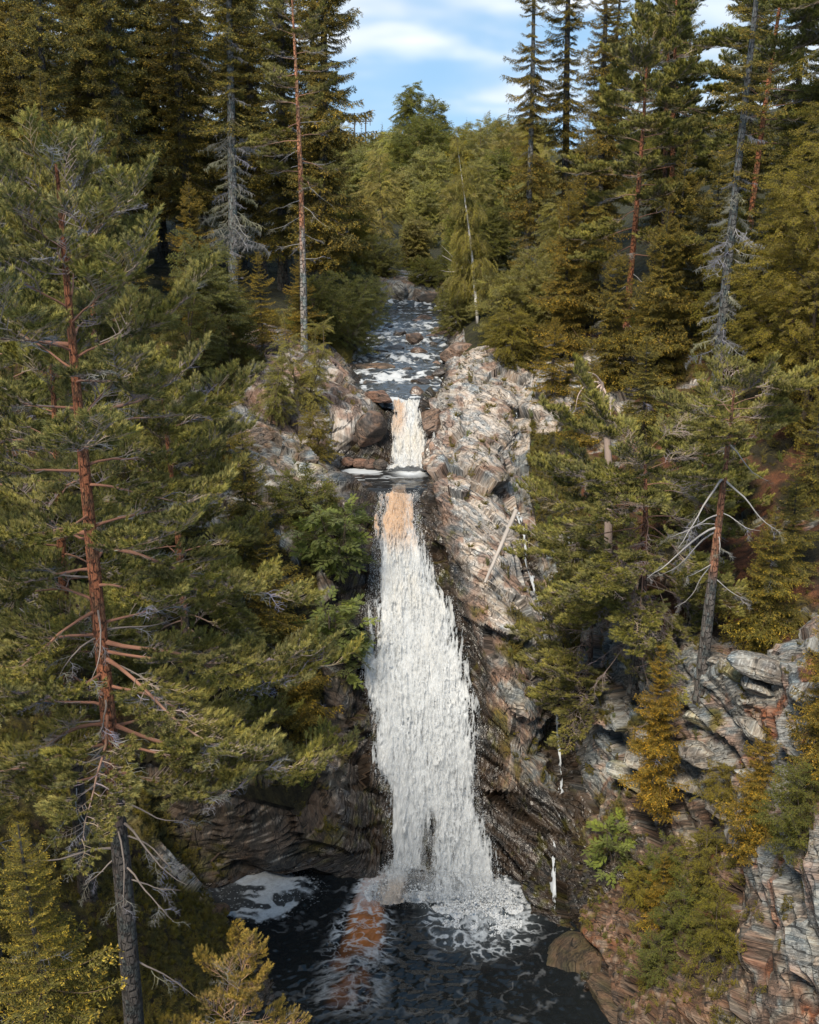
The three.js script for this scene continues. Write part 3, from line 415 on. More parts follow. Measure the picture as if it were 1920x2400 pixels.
{
  const wave = (x, d) => { const w = (fbm(x * 0.8, d * 0.8, 2, 2) - 0.5) * 1.5; return 0.075 * (fbm(x * 1.5 + w, d * 2.1, 3.3, 3) - 0.5) + 0.10 * (fbm(x * 3.6 + w, d * 5.2 - w, 7.7, 3) - 0.5) * sstep(-7, -2.5, x) + 0.02 * Math.sin((Math.hypot(x - 2, d - 31.8)) * 9 + w * 5) * sstep(25, 31, d); };
  const boil = (x, d) => Math.exp(-((x - 2.2) ** 2 / 1.6 + (d - 31.4) ** 2 / 1.2)), boilL = (x, d) => Math.exp(-((x + 1.25) ** 2 / 0.35 + (d - 31.6) ** 2 / 3));
  const yP = (x, d) => wave(x, d) + boil(x, d) * 0.7 * (fbm(x * 4, d * 4, 9, 3) - 0.35) + boilL(x, d) * 0.25 * (fbm(x * 6, d * 5, 4, 3) - 0.4);
  const foamP = (x, d) => {
    const wx = (fbm(x * 1.1, d * 1.1, 5, 3) - 0.5) * 1.5, wy = (fbm(x * 1.1 + 20, d * 1.1, 8, 3) - 0.5) * 1.5, wf = (fbm(x * 5, d * 5, 15, 2) - 0.5) * 0.35;
    let c = DEEP, r = 0.05, f = 0, amb = 0;
    // froth under the right strand: dense at the foot, a net further out
    const e = Math.hypot((x - 2.25 - wx * 0.3) / 1.85, (d - 32.1 + wy * 0.3) / 2.5);
    if (e < 1.25) { const net = ridge(x * 2.6 + wx, d * 3.6 + wy, 3, 4), n2 = ridge(x * 7 + wx, d * 9 + wy, 9, 3); f = Math.max(f, sstep(0.5, 0.15, e) + sstep(lerp(0.5, 0.86, sstep(0.25, 1.15, e)), lerp(0.9, 1.0, sstep(0.25, 1.15, e)), net) * (1 - sstep(0.95, 1.25, e)) * 0.85 + sstep(0.86, 0.98, n2) * 0.7 * (1 - sstep(0.4, 1.05, e))); }
    c = mix3(c, [0.085, 0.10, 0.11], (1 - sstep(0.35, 1.35, e + wx * 0.2)) * 0.75 * (0.5 + fbm(x * 3, d * 4, 12, 3)));
    // amber tongue of the left strand with white threads, fading into a pale net
    const ax = -1.2 - (33 - d) * 0.10 + wx * 0.16, aw = lerp(0.42, 0.78, sstep(33, 30, d)), ae = Math.abs(x - ax) / aw;
    if (d > 26.6 && ae < 2.2) {
      const net = ridge(x * 1.5 + wx * 0.7, (d + Math.abs(x - ax) * 0.35) * 2.9 + wy * 0.6, 13, 4), n3 = ridge(x * 4 + wx, d * 6 + wy, 19, 3), line = Math.max(sstep(0.8, 1.0, net), sstep(0.86, 1.0, n3) * 0.6), core = (1 - sstep(0.55, 1.05, ae + wx * 0.25)) * sstep(29.2, 30.2, d + wy * 0.35);
      amb = core * (0.55 + 0.45 * fbm(x * 3, d * 3, 6, 2)); f = Math.max(f, line * (1 - sstep(0.95, 1.7, ae)) * lerp(0.35, 0.95, sstep(28.6, 30.6, d)) * sstep(26.6, 27.6, d + wy * 0.4)); f = Math.max(f, core * sstep(31.2, 32.8, d) * 0.75);
      amb = Math.max(amb, 0.22 * (1 - sstep(0.4, 1.0, ae + wx * 0.3)) * sstep(27, 27.8, d) * sstep(0.42, 0.6, fbm(x * 1.3, d * 1.3, 21, 3)));
    }
    // quiet foam raft in the bay on the left
    const bx = (x + 5.35) / 2.3, by = (d - 32.6 - 0.14 * Math.sin(x * 1.7)) / 1.5, be = Math.hypot(bx, by) + wx * 0.14;
    const swirl = fbm(x * 1.2 + wx * 1.5, d * 1.9 + wy * 1.5, 3, 4), hole = sstep(0.50, 0.60, swirl + 0.2 * sstep(32.5, 31.5, d) + (x > -4.2 ? 0.0 : 0));
    if (be < 1.25) { const raft = (1 - sstep(0.86, 1.0, be + (fbm(x * 6, d * 6, 2, 2) - 0.5) * 0.3)) * (1 - 0.92 * hole); f = Math.max(f, raft * (0.86 + 0.14 * fbm(x * 9, d * 9, 1, 2))); if (be > 0.75 || hole > 0.4) f = Math.max(f, (vnoise(x * 22, d * 22, 4) > 0.86 ? 0.7 : 0) * (1 - sstep(0.9, 1.2, be))); }
    // stray threads
    const stray = 1 - sstep(0.0, 0.035, Math.abs(fbm(x * 0.9 + wx * 0.5, d * 0.9 + wy * 0.5, 44, 4) - 0.5)); f = Math.max(f, stray * 0.16 * sstep(0.5, 0.62, fbm(x * 4, d * 4, 2, 3)) * sstep(24, 30, d));
    c = mix3(c, [0.42, 0.15, 0.04], clamp(amb)); const grain = 0.7 + 0.6 * (vnoise(x * 34, d * 34, 6) * 0.6 + vnoise(x * 14, d * 14, 8) * 0.4); f = clamp(f * grain); c = mix3(c, FOAM, f * 0.95); r = lerp(0.05, 0.6, clamp(f + amb * 0.4));
    return [c[0], c[1], c[2], r];
  };
  waterSheet('plunge_pool', 'black peaty plunge pool with lacy white foam and an amber tongue', -9, 7, 3, 34.6, 0.05, [...range(3, 20, 0.5), ...range(20.05, 34.6, 0.05)], yP, (x, d) => d < 24 ? [...DEEP, 0.05] : foamP(x, d), 1536);
  // pool between the two falls
  const yU = (x, d) => 10.76 + 0.05 * (fbm(x * 3, d * 4, 2, 3) - 0.5) + 0.16 * (fbm(x * 5, d * 5, 3, 3) - 0.4) * Math.exp(-((x - 0.2) ** 2 / 0.8 + (d - 46) ** 2 / 0.7)) - 0.5 * sstep(43.2, 42.6, d);
  const foamU = (x, d) => { const wx = (fbm(x * 1.4, d * 1.4, 5, 3) - 0.5), e = Math.hypot((x - 0.15) / 1.25, (d - 46.0) / 1.5) + wx * 0.5, b = Math.hypot((x + 2.1) / 0.95, (d - 45.75) / 0.5) + wx * 0.6, s = fbm(x * 2 + wx, d * 5, 3, 4); let f = Math.max(sstep(0.95, 0.4, e), sstep(1.0, 0.8, b) * 0.9, sstep(0.58, 0.66, s) * 0.5 * sstep(43.6, 44.6, d)); const c = mix3([0.014, 0.015, 0.016], FOAM, f); return [...c, lerp(0.08, 0.6, f)]; };
  waterSheet('upper_pool', 'slate grey pool between the upper and lower falls with a white foam patch', -3.6, 1.3, 42.5, 46.9, 0.05, range(42.5, 46.9, 0.05), yU, foamU, 512);
  // the river above
  const level = (d) => 13.06 + 0.1 * sstep(50, 52, d) + 0.16 * sstep(53.2, 54.2, d) + 0.14 * sstep(57.5, 58.6, d) + 0.18 * sstep(62, 63.5, d) + 0.14 * sstep(67, 68, d) + 0.5 * sstep(75.5, 77.2, d) + 0.6 * sstep(78, 81, d) - 0.35 * sstep(49.4, 48.7, d);
  const rap = (d) => Math.max(...[[49.2, 0.7], [53.8, 0.9], [58, 1.1], [62.7, 1.2], [67.5, 1], [76.5, 1.4]].map(([c, w]) => Math.exp(-(((d - c) / w) ** 2))));
  const yR = (x, d) => level(d) + (0.06 + 0.12 * rap(d)) * (fbm(x * 3.2, d * 3.0, 4, 3) - 0.5) * 2 + 0.09 * (fbm(x * 1.2, d * 1.4, 8, 2) - 0.5);
  const foamR = (x, d) => { const w = fbm(x * 1.5, d * 1.2, 3, 3) - 0.5, s = fbm(x * 2.4 + w * 2, d * 3.4 + w, 9, 4), t = fbm(x * 8, d * 7, 4, 2), f = clamp(sstep(0.60 - 0.17 * rap(d + w * 1.6), 0.72 - 0.12 * rap(d), s * 0.8 + t * 0.2) * 0.95); const still = Math.hypot((x + 2.0) / 0.9, (d - 52.7) / 0.35) < 1 ? 0.8 : 0; const c = mix3([0.034, 0.036, 0.038], FOAM, Math.max(f, still)); return [...c, lerp(0.2, 0.6, f)]; };
  waterSheet('river', 'blue grey rapids of the river above the falls', -3.6, 3.2, 48.7, 76.6, 0.08, [...range(48.7, 60, 0.07), ...range(60.1, 76.6, 0.12)], yR, foamR, 1024);
}
console.log('water done');
// ---------------------------------------------------------------- plant parts shared by the trees
const jit = (r, c, k) => { const t = 1 + (r() - 0.5) * k, h = (r() - 0.5) * k * 0.5; return [c[0] * t * (1 + h), c[1] * t, c[2] * t * (1 - h)]; };
const add = (a, b, k = 1) => [a[0] + b[0] * k, a[1] + b[1] * k, a[2] + b[2] * k];
const nrmz = (a) => { const l = Math.hypot(a[0], a[1], a[2]) || 1; return [a[0] / l, a[1] / l, a[2] / l]; };
const crs = (a, b) => [a[1] * b[2] - a[2] * b[1], a[2] * b[0] - a[0] * b[2], a[0] * b[1] - a[1] * b[0]];
const rdir = (r) => { const z = r() * 2 - 1, a = r() * 6.2832, s = Math.sqrt(1 - z * z); return [s * Math.cos(a), z, s * Math.sin(a)]; };
function blade(T, p, d, len, w, col, r) { const sd = nrmz(crs(d, rdir(r))); T.tri(add(p, sd, -w / 2), add(p, sd, w / 2), add(p, d, len), col); }
function stick(T, a, b, ra, rb, col) {   // a thin three-sided twig
  const d = nrmz(add(b, a, -1)), u = nrmz(crs(d, Math.abs(d[1]) > 0.9 ? [1, 0, 0] : [0, 1, 0])), v = crs(d, u);
  for (let k = 0; k < 3; k++) { const a0 = k * 2.0944, a1 = a0 + 2.0944, o = (p, an, q) => add(add(p, u, Math.cos(an) * q), v, Math.sin(an) * q); const p0 = o(a, a0, ra), p1 = o(a, a1, ra), q0 = o(b, a0, rb), q1 = o(b, a1, rb); T.tri(p0, p1, q0, col); T.tri(p1, q1, q0, col); }
}
const TWIG = [0.075, 0.05, 0.034], GREYTWIG = [0.20, 0.195, 0.19];
// spruce bough: a stem with side twigs that hang, all set with short needles; one unit long
function spruceFrond(seed, hang, nd) {
  const r = rng(seed), T = new Tris(), green = [0.098, 0.086, 0.014], tip = [0.285, 0.205, 0.024];
  const at = (t) => [t, -0.10 * Math.sin(t * 3.1) * (0.6 + hang) + 0.07 * t * t, 0.05 * Math.sin(t * 4 + seed)];
  for (let k = 0; k < 8; k++) stick(T, at(k / 8), at((k + 1) / 8), 0.011 * (1 - k / 9), 0.011 * (1 - (k + 1) / 9), TWIG);
  const brush = (a, b, fat, young) => { const d = nrmz(add(b, a, -1)), L = Math.hypot(b[0] - a[0], b[1] - a[1], b[2] - a[2]), n = Math.max(2, Math.round(L / 0.021 * nd)); for (let k = 0; k < n; k++) { const t = (k + r()) / n, p = add(a, add(b, a, -1), t), o = nrmz(add(add(rdir(r), d, 1.1), [0, 0.25, 0])), c = t > 0.72 && young ? tip : green; blade(T, p, o, fat * (0.8 + r() * 0.7), fat * 0.55, jit(r, c, 0.5), r); } };
  for (let k = 0; k < 30; k++) {
    const t = 0.10 + 0.9 * (k + r() * 0.6) / 30, p = at(Math.min(1, t)), sg = k % 2 ? 1 : -1, len = 0.34 * Math.pow(1 - t * 0.82, 0.8) * (0.65 + r() * 0.6), an = 0.85 + r() * 0.4;
    const e = add(p, [Math.cos(an) * len, -len * (0.18 + hang * 0.5 * r()), sg * Math.sin(an) * len]);
    brush(p, e, 0.040, r() < 0.75); const m = 2 + Math.floor(len * 13);
    for (let j = 0; j < m; j++) { const q = add(p, add(e, p, -1), 0.2 + 0.8 * r()), l2 = (0.03 + 0.13 * r() * r() + 0.04 * r()) * (0.5 + hang); brush(q, add(q, [l2 * (0.1 + 0.9 * r()), -l2 * (0.15 + hang * 1.2 * r()), sg * l2 * (r() * 1.4 - 0.4)]), 0.034, r() < 0.6); }
  }
  brush(at(0.8), add(at(1), [0.04, 0.015, 0]), 0.035, true);
  return T.geo();
}
function bareFrond(seed, col = GREYTWIG, beard = 0) {   // a dead bough: bare twigs, some hung with beard lichen
  const r = rng(seed), T = new Tris(), at = (t) => [t, -0.16 * t * t + 0.05 * Math.sin(t * 7 + seed), 0.06 * Math.sin(t * 5 + seed * 2)];
  for (let k = 0; k < 8; k++) stick(T, at(k / 8), at((k + 1) / 8), 0.012 * (1 - k / 10), 0.012 * (1 - (k + 1) / 10), jit(r, col, 0.2));
  for (let k = 0; k < 16; k++) { const t = 0.15 + 0.85 * r(), p = at(t), sg = r() < 0.5 ? 1 : -1, l = (0.1 + 0.28 * r()) * (1.1 - t * 0.7), m = add(p, [l * 0.4, (r() - 0.6) * l * 0.5, sg * l * 0.5]), e = add(m, [l * 0.35, (r() - 0.7) * l * 0.6, sg * l * (0.2 + 0.5 * r())]); stick(T, p, m, 0.006, 0.004, jit(r, col, 0.2)); stick(T, m, e, 0.004, 0.0015, jit(r, col, 0.2)); for (let j = 0; j < 3; j++) { const f = add(m, add(e, m, -1), r()); stick(T, f, add(f, rdir(r), 0.05 + 0.06 * r()), 0.0028, 0.001, jit(r, col, 0.2)); } if (beard) for (let j = 0; j < beard; j++) { const f = add(p, add(e, p, -1), r()), h = 0.05 + 0.1 * r(); T.tri(add(f, [-0.006, 0, 0]), add(f, [0.006, 0, 0]), add(f, [0, -h, 0.01]), [0.23, 0.235, 0.2]); } }
  return T.geo();
}
// pine bough: forked twigs with a brush of long needles at every end; about one metre
function pineBough(seed, n = 13, needles = 52, len = 0.092, wid = 0.014) {
  const r = rng(seed), T = new Tris(), G1 = [0.126, 0.120, 0.026], G2 = [0.270, 0.236, 0.060], bark = [0.24, 0.185, 0.15];
  const at = (t) => [t * 0.95, 0.12 * t * t - 0.05 * Math.sin(t * 5 + seed), 0.07 * Math.sin(t * 4.4 + seed)];
  for (let k = 0; k < 6; k++) stick(T, at(k / 6), at((k + 1) / 6), 0.013 * (1 - k / 8), 0.013 * (1 - (k + 1) / 8), jit(r, bark, 0.25));
  const tuft = (p, d, L, m) => { const c0 = r() < 0.5 ? G1 : G2; stick(T, p, add(p, d, L), 0.005, 0.003, jit(r, bark, 0.3)); for (let k = 0; k < m; k++) { const t = 0.1 + 0.9 * k / m, q = add(p, d, L * t), o = nrmz(add(add(rdir(r), d, 0.95 + t * 0.7), [0, 0.2, 0])); blade(T, q, o, len * (0.75 + 0.5 * r()), wid, jit(r, c0, 0.5), r); } };
  for (let k = 0; k < n; k++) {
    const t = 0.25 + 0.75 * (k + r()) / n, sg = k % 2 ? 1 : -1, p = at(Math.min(1, t)), l = (0.2 + 0.3 * r()) * (1.15 - t * 0.75), d = nrmz([0.75, 0.15 + 0.35 * r(), sg * (0.5 + 0.5 * r())]), e = add(p, d, l);
    stick(T, p, e, 0.007, 0.0045, jit(r, bark, 0.25)); tuft(e, nrmz(add(d, [0.1, 0.35, 0])), 0.12 + 0.06 * r(), needles);
    if (r() < 0.75) tuft(add(p, d, l * 0.6), nrmz(add(d, [0.5 * (r() - 0.5), 0.3, sg * -0.9])), 0.09 + 0.05 * r(), Math.round(needles * 0.8));
    if (r() < 0.5) tuft(add(p, d, l * 0.75), nrmz(add(d, [0.5, 0.5, sg * 0.6])), 0.09 + 0.05 * r(), Math.round(needles * 0.8));
  }
  tuft(at(1), nrmz([1, 0.45, 0]), 0.16, Math.round(needles * 1.3));
  return T.geo();
}
// leaf spray: a twig with leaves; shape by size, hang and how many; one unit long
function leafSpray(seed, n, size, hang, g1, g2, spread = 0.5) {
  const r = rng(seed), T = new Tris(), at = (t) => [t, -hang * t * t, 0.08 * Math.sin(t * 4 + seed)];
  for (let k = 0; k < 5; k++) stick(T, at(k / 5), at((k + 1) / 5), 0.009 * (1 - k / 6), 0.009 * (1 - (k + 1) / 6), [0.11, 0.085, 0.06]);
  const leaf = (p, d, l, w, c) => { const up = nrmz(add([0, 1, 0], rdir(r), 0.75)), sd = nrmz(crs(d, up)), nn = crs(sd, d), m = add(p, d, l * 0.45), e = add(add(p, d, l), nn, -l * 0.15); const a = add(add(m, sd, w / 2), nn, w * 0.14), b = add(add(m, sd, -w / 2), nn, w * 0.14); T.tri(p, a, e, c); T.tri(p, e, b, c); };
  for (let k = 0; k < n; k++) {
    const t = 0.1 + 0.9 * r(), p0 = at(t), sg = r() < 0.5 ? 1 : -1, l = spread * r() * (1.1 - t * 0.7), d = nrmz([0.6, 0.35 * (r() - 0.4) - hang * 0.7, sg * (0.4 + r() * 0.6)]), p = add(p0, d, l); if (k % 6 === 0) stick(T, p0, p, 0.004, 0.002, [0.11, 0.085, 0.06]);
    leaf(add(p, rdir(r), 0.04), nrmz(add(add(d, rdir(r), 0.9), [0, -0.35 - hang, 0])), size * (0.7 + 0.6 * r()), size * 0.62 * (0.8 + 0.4 * r()), jit(r, mix3(g1, g2, r()), 0.35));
  }
  return T.geo();
}
function rowanSpray(seed) {   // feathered leaves of paired leaflets
  const r = rng(seed), T = new Tris(), g1 = [0.12, 0.155, 0.035], g2 = [0.19, 0.22, 0.055];
  for (let k = 0; k < 16; k++) { const t = 0.1 + 0.9 * k / 16, p = [t, 0.05 * Math.sin(t * 5), 0.05 * Math.cos(t * 4)], a = k * 2.4, d = nrmz([0.7, 0.25 * Math.sin(a) + 0.1, Math.cos(a)]), L = 0.34 * (0.7 + 0.5 * r()), sd = nrmz(crs(d, [0, 1, 0])), c = mix3(g1, g2, r());
    for (let j = 0; j < 7; j++) for (const s of j === 6 ? [0] : [-1, 1]) { const q = add(add(p, d, L * (0.25 + 0.75 * j / 6)), [0, -0.06 * (j / 6) ** 2, 0]), dd = nrmz(add(add(d, sd, s * 1.1), [0, -0.25, 0])), l = 0.105 * (1 - 0.3 * Math.abs(j / 6 - 0.5)), wv = nrmz(crs(dd, [0, 1, 0])), m = add(q, dd, l * 0.5); const cc = jit(r, c, 0.25); T.tri(q, add(m, wv, 0.022), add(q, dd, l), cc); T.tri(q, add(q, dd, l), add(m, wv, -0.022), cc); }
    stick(T, [t, 0.05 * Math.sin(t * 5), 0.05 * Math.cos(t * 4)], add(p, d, L), 0.004, 0.002, [0.12, 0.09, 0.05]); }
  stick(T, [0, 0, 0], [1, 0, 0], 0.01, 0.004, [0.11, 0.085, 0.06]);
  return T.geo();
}
const YG = [0.215, 0.188, 0.034], OLIVE = [0.160, 0.142, 0.024], SAGE = [0.220, 0.220, 0.090], DKG = [0.095, 0.110, 0.028], PALEG = [0.265, 0.250, 0.090];
const PROTO = {
  spruce: [1, 2, 3].map((s) => spruceFrond(s * 7, 0.45, 1.15)), shaggy: [4, 5, 8].map((s) => spruceFrond(s * 7, 0.62, 1.2)), young: [6, 7].map((s) => spruceFrond(s * 7, 0.2, 1)),
  dead: [1, 2].map((s) => bareFrond(s * 5, GREYTWIG, 0)), beard: [3, 4].map((s) => bareFrond(s * 5, [0.24, 0.235, 0.22], 5)), bare: [5, 6].map((s) => bareFrond(s * 5, [0.25, 0.20, 0.17], 0)),
  pine: [1, 2, 3, 4].map((s) => pineBough(s * 3)), pineFar: [5, 6].map((s) => pineBough(s * 3, 12, 34, 0.12, 0.024)),
  birch: [1, 2].map((s) => leafSpray(s * 11, 130, 0.075, 0.55, YG, PALEG, 0.4)), willow: [3, 4].map((s) => leafSpray(s * 11, 130, 0.085, 0.1, OLIVE, SAGE, 0.5)), alder: [5, 6].map((s) => leafSpray(s * 11, 120, 0.10, 0.15, DKG, OLIVE, 0.5)), gold: [7, 8].map((s) => leafSpray(s * 11, 120, 0.09, 0.3, OLIVE, [0.22, 0.175, 0.03], 0.45)), rowan: [1, 2].map(rowanSpray),
};
function scatter(name, geos, mat, list, parent, tint) {   // list of [position, outward direction, length, roll]; one instanced mesh for each variant
  const m4 = new THREE.Matrix4(), X = V(), Y = V(), Z = V(), by = geos.map(() => []);
  list.forEach((e, k) => by[k % geos.length].push(e));
  by.forEach((l, k) => { if (!l.length) return; const im = shade(new THREE.InstancedMesh(geos[k], mat, l.length)), c = new THREE.Color();
    l.forEach(([p, d, s, roll, w], n) => { X.copy(d).normalize(); Y.set(0, 1, 0).addScaledVector(X, -X.y); if (Y.lengthSq() < 1e-4) Y.set(1, 0, 0); Y.normalize(); Z.crossVectors(X, Y); const cr = Math.cos(roll), sr = Math.sin(roll), y2 = Y.clone().multiplyScalar(cr).addScaledVector(Z, sr), z2 = Z.clone().multiplyScalar(cr).addScaledVector(Y, -sr);
      m4.makeBasis(X.clone().multiplyScalar(s), y2.multiplyScalar(s), z2.multiplyScalar(s * (w ?? 1))).setPosition(p); im.setMatrixAt(n, m4); const h = hash3(n, k, Math.round(p.x * 91)), g = hash3(n + 5, k, Math.round(p.z * 91)); c.setRGB(tint[0] * (0.8 + 0.4 * h), tint[1] * (0.82 + 0.36 * h), tint[2] * (0.75 + 0.5 * g)); im.setColorAt(n, c); });
    im.name = name; im.userData.kind = 'stuff'; parent.add(im); });
}
const BARK = { spruce: [0.13, 0.115, 0.10], greyb: [0.24, 0.235, 0.225], pineLow: [0.10, 0.078, 0.066], pineTop: [0.36, 0.135, 0.06], dead: [0.30, 0.285, 0.275], birch: [0.62, 0.60, 0.57], brown: [0.12, 0.09, 0.065] };
const barkMix = (lo, hi, from, to) => (t, l, a) => { const n = fbm(l * 1.6, Math.cos(a) * 1.2 + 5, Math.sin(a) * 1.2, 3) - 0.5, k = sstep(from, to, t + n * 0.35), j = 1 + (vnoise(l * 9, Math.cos(a) * 4 + 9, Math.sin(a) * 4) - 0.5) * 0.5, c = mix3(lo, hi, k); return [c[0] * j, c[1] * j, c[2] * j]; };
function trunkCurve(h, lean, bend, seed, n = 16) { const pts = []; for (let i = 0; i <= n; i++) { const t = i / n; pts.push(V(lean[0] * t * h + bend * Math.sin(t * 2.6 + seed) * h * 0.02 + lean[0] * 0, t * h, lean[1] * t * h + bend * Math.cos(t * 3.1 + seed * 2) * h * 0.015)); } const o = pts[0].clone(); o.y = 0; pts.forEach((p) => p.sub(o)); return pts; }
const curveAt = (pts, t) => { const f = clamp(t) * (pts.length - 1), i = Math.min(pts.length - 2, Math.floor(f)); return pts[i].clone().lerp(pts[i + 1], f - i); };
function spruce(x, D, o, label, group, cat = 'tree') {
  const y = (o.y ?? groundY(x, D)) - 0.25, g = thing(o.name ?? 'spruce_tree', x, y, -D, label, cat, group), r = rng(o.seed ?? Math.round(x * 37 + D * 101)), h = o.h, R = o.r;
  const pts = trunkCurve(h, o.lean ?? [0, 0], o.bend ?? 0.6, r() * 6), r0 = o.t ?? h * 0.011 + 0.03, rad = pts.map((p, i) => r0 * Math.pow(1 - i / 16.6, 0.85) * (i ? 1 : 1.35));
  part('trunk', tubeGeo(pts, rad, 9, barkMix(o.bark ?? BARK.spruce, o.bark2 ?? o.bark ?? BARK.spruce, 0.3, 0.7), 0.25), M.bark, g);
  const live = [], dead = [], base = o.base ?? 0.12, live0 = o.live ?? base; let t = 0.992;
  while (t > base) {
    const prof = Math.pow(1 - t, 0.62) * (0.9 + 0.25 * Math.sin(t * 29 + x)), L0 = Math.max(0.16, R * prof * (t < live0 + 0.15 ? 0.85 : 1)), nb = t > 0.93 ? 5 : Math.round(5 + 2 * r());
    const a0 = r() * 6.28;
    for (let k = 0; k < nb; k++) {
      if (r() < (o.thin ?? 0.06)) continue; const a = a0 + (k + r() * 0.7) / nb * 6.2832, L = L0 * (0.68 + 0.5 * r()), up = lerp(-0.42, 0.75, Math.pow(t, 2.2)) * (o.droop ?? 1) + (r() - 0.5) * 0.3, p = curveAt(pts, t + (r() - 0.5) * 0.012);
      const d = V(Math.cos(a), up, Math.sin(a)), lone = t < live0 || r() < (o.deadShare ?? 0.03);
      (lone ? dead : live).push([p, d, L * (lone ? 0.85 : 1), (r() - 0.5) * 0.4, lone ? 1 : Math.min(1.35, 0.8 + 0.35 / Math.max(0.3, L))]);
    }
    t -= clamp((0.15 + 0.013 * h) * (0.55 + 0.5 * r()), 0.06, 1) / h * (o.sparse ?? 1) * (0.75 + 0.5 * (1 - t));
  }
  scatter('crown', PROTO[o.proto ?? 'spruce'], M.needle, live, g, o.tint ?? [1, 1, 1]);
  if (dead.length) scatter('dead_foliage', PROTO[o.deadProto ?? 'dead'], M.branch, dead, g, o.deadTint ?? [1, 1, 1]);
  return g;
}
// pine: bent limbs from the trunk, boughs of needles along their outer half
function pine(x, D, o, label, group) {
  const y = (o.y ?? groundY(x, D)) - 0.3, g = thing(o.name ?? 'pine_tree', x, y, -D, label, 'tree', group), r = rng(o.seed ?? Math.round(x * 53 + D * 89)), h = o.h;
  const pts = trunkCurve(h, o.lean ?? [0, 0], o.bend ?? 1, r() * 6, 22), r0 = o.t ?? 0.2, rad = pts.map((p, i) => r0 * Math.pow(1 - i / 23.2, 0.72) * (i ? 1 : 1.3));
  const bk = barkMix(o.lo ?? BARK.pineLow, o.hi ?? BARK.pineTop, o.b0 ?? 0.3, o.b1 ?? 0.55);
  part('trunk', tubeGeo(pts, rad, 12, bk, 0.22), M.bark, g);
  const needles = [], bare = [];
  const limb = (t, a, L, pitch, isDead, rr) => {
    const p0 = curveAt(pts, t), q = []; let p = p0.clone(), az = a, el = pitch; const n = 9;
    for (let i = 0; i <= n; i++) { q.push(p.clone()); az += (r() - 0.5) * 0.42; el += (i < n * 0.55 ? (o.sag ?? -0.06) : 0.10) + (r() - 0.5) * 0.26; p.add(V(Math.cos(az) * Math.cos(el), Math.sin(el), Math.sin(az) * Math.cos(el)).multiplyScalar(L / n)); }
    const c0 = isDead ? (o.deadBark ?? BARK.dead) : mix3(bk(t, 1, 0), [0.20, 0.13, 0.10], 0.4);
    part('branch', tubeGeo(q, q.map((_, i) => rr * 0.72 * Math.pow(1 - 0.9 * i / n, 0.8) * (i ? 1 : 1.35)), 6, (tt, l, an) => { const j = 0.8 + 0.4 * vnoise(l * 6, an, a * 9); const c = mix3(c0, isDead ? c0 : [0.16, 0.13, 0.11], tt); return [c[0] * j, c[1] * j, c[2] * j]; }), M.branch, g);
    const m = Math.max(3, Math.round(L * (isDead ? 1.9 : (o.dense ?? 8))));
    for (let k = 0; k < m; k++) {
      const tt = isDead ? 0.3 + 0.7 * r() : (o.inner ?? 0.34) + (1 - (o.inner ?? 0.34)) * (k + r()) / m, pp = curveAt(q, tt), nx = curveAt(q, Math.min(1, tt + 0.1)).sub(curveAt(q, tt - 0.1)).normalize(), sg = k % 2 ? 1 : -1;
      const sd = V(-nx.z, 0, nx.x).multiplyScalar(sg * (0.5 + 0.7 * r())), d = nx.clone().add(sd).add(V(0, isDead ? -0.2 + 0.5 * (r() - 0.5) : 0.16 + 0.5 * (r() - 0.5), 0));
      const s = (o.bough ?? 0.95) * (0.65 + 0.6 * r()) * lerp(1.05, 0.75, tt); (isDead || r() < (o.bareShare ?? 0.10) ? bare : needles).push([pp, d, isDead ? s * 0.7 : s, (r() - 0.5) * 0.8]);
    }
    if (!isDead) needles.push([q[n], q[n].clone().sub(q[n - 1]), (o.bough ?? 0.95) * 0.85, 0]);
  };
  for (const [t, a, L, pitch, dd, rr] of o.limbs ?? []) limb(t, a, L, pitch, dd, rr ?? r0 * 0.28);
  const N = o.n ?? 26, c0 = o.c0 ?? 0.4;
  for (let k = 0; k < N; k++) { const t = lerp(c0, 0.99, Math.pow((k + r() * 0.8) / N, o.pow ?? 0.9)), L = o.R * (o.shape ? o.shape((t - c0) / (1 - c0)) : Math.pow(Math.max(0.04, 1 - ((t - c0) / (1 - c0)) ** 2), 0.6)) * (0.6 + 0.55 * r()); limb(t, (o.face !== undefined && r() < 0.5 ? o.face + (r() - 0.5) * 2 : k * 2.399 + r()), Math.max(0.35, L), lerp(o.p0 ?? 0.0, 1.0, Math.pow((t - c0) / (1 - c0), 2)) + (r() - 0.5) * 0.4, false, Math.max(0.012, r0 * 0.26 * Math.pow(1 - t, 0.4))); }
  const nd = o.nDead ?? 0; for (let k = 0; k < nd; k++) { const t = lerp(o.d0 ?? 0.2, o.d1 ?? c0, (k + r()) / nd); limb(t, k * 2.4 + r() * 1.5, (o.dL ?? 1.4) * (0.5 + 0.7 * r()), -0.15 + (r() - 0.5) * 0.6, true, r0 * 0.13); }
  scatter('needles', PROTO[o.proto ?? 'pine'], M.needle, needles, g, o.tint ?? [1, 1, 1]);
  if (bare.length) scatter('bare_twig_foliage', o.bareProto ? PROTO[o.bareProto] : PROTO.dead, M.branch, bare, g, [1, 1, 1]);
  return g;
}
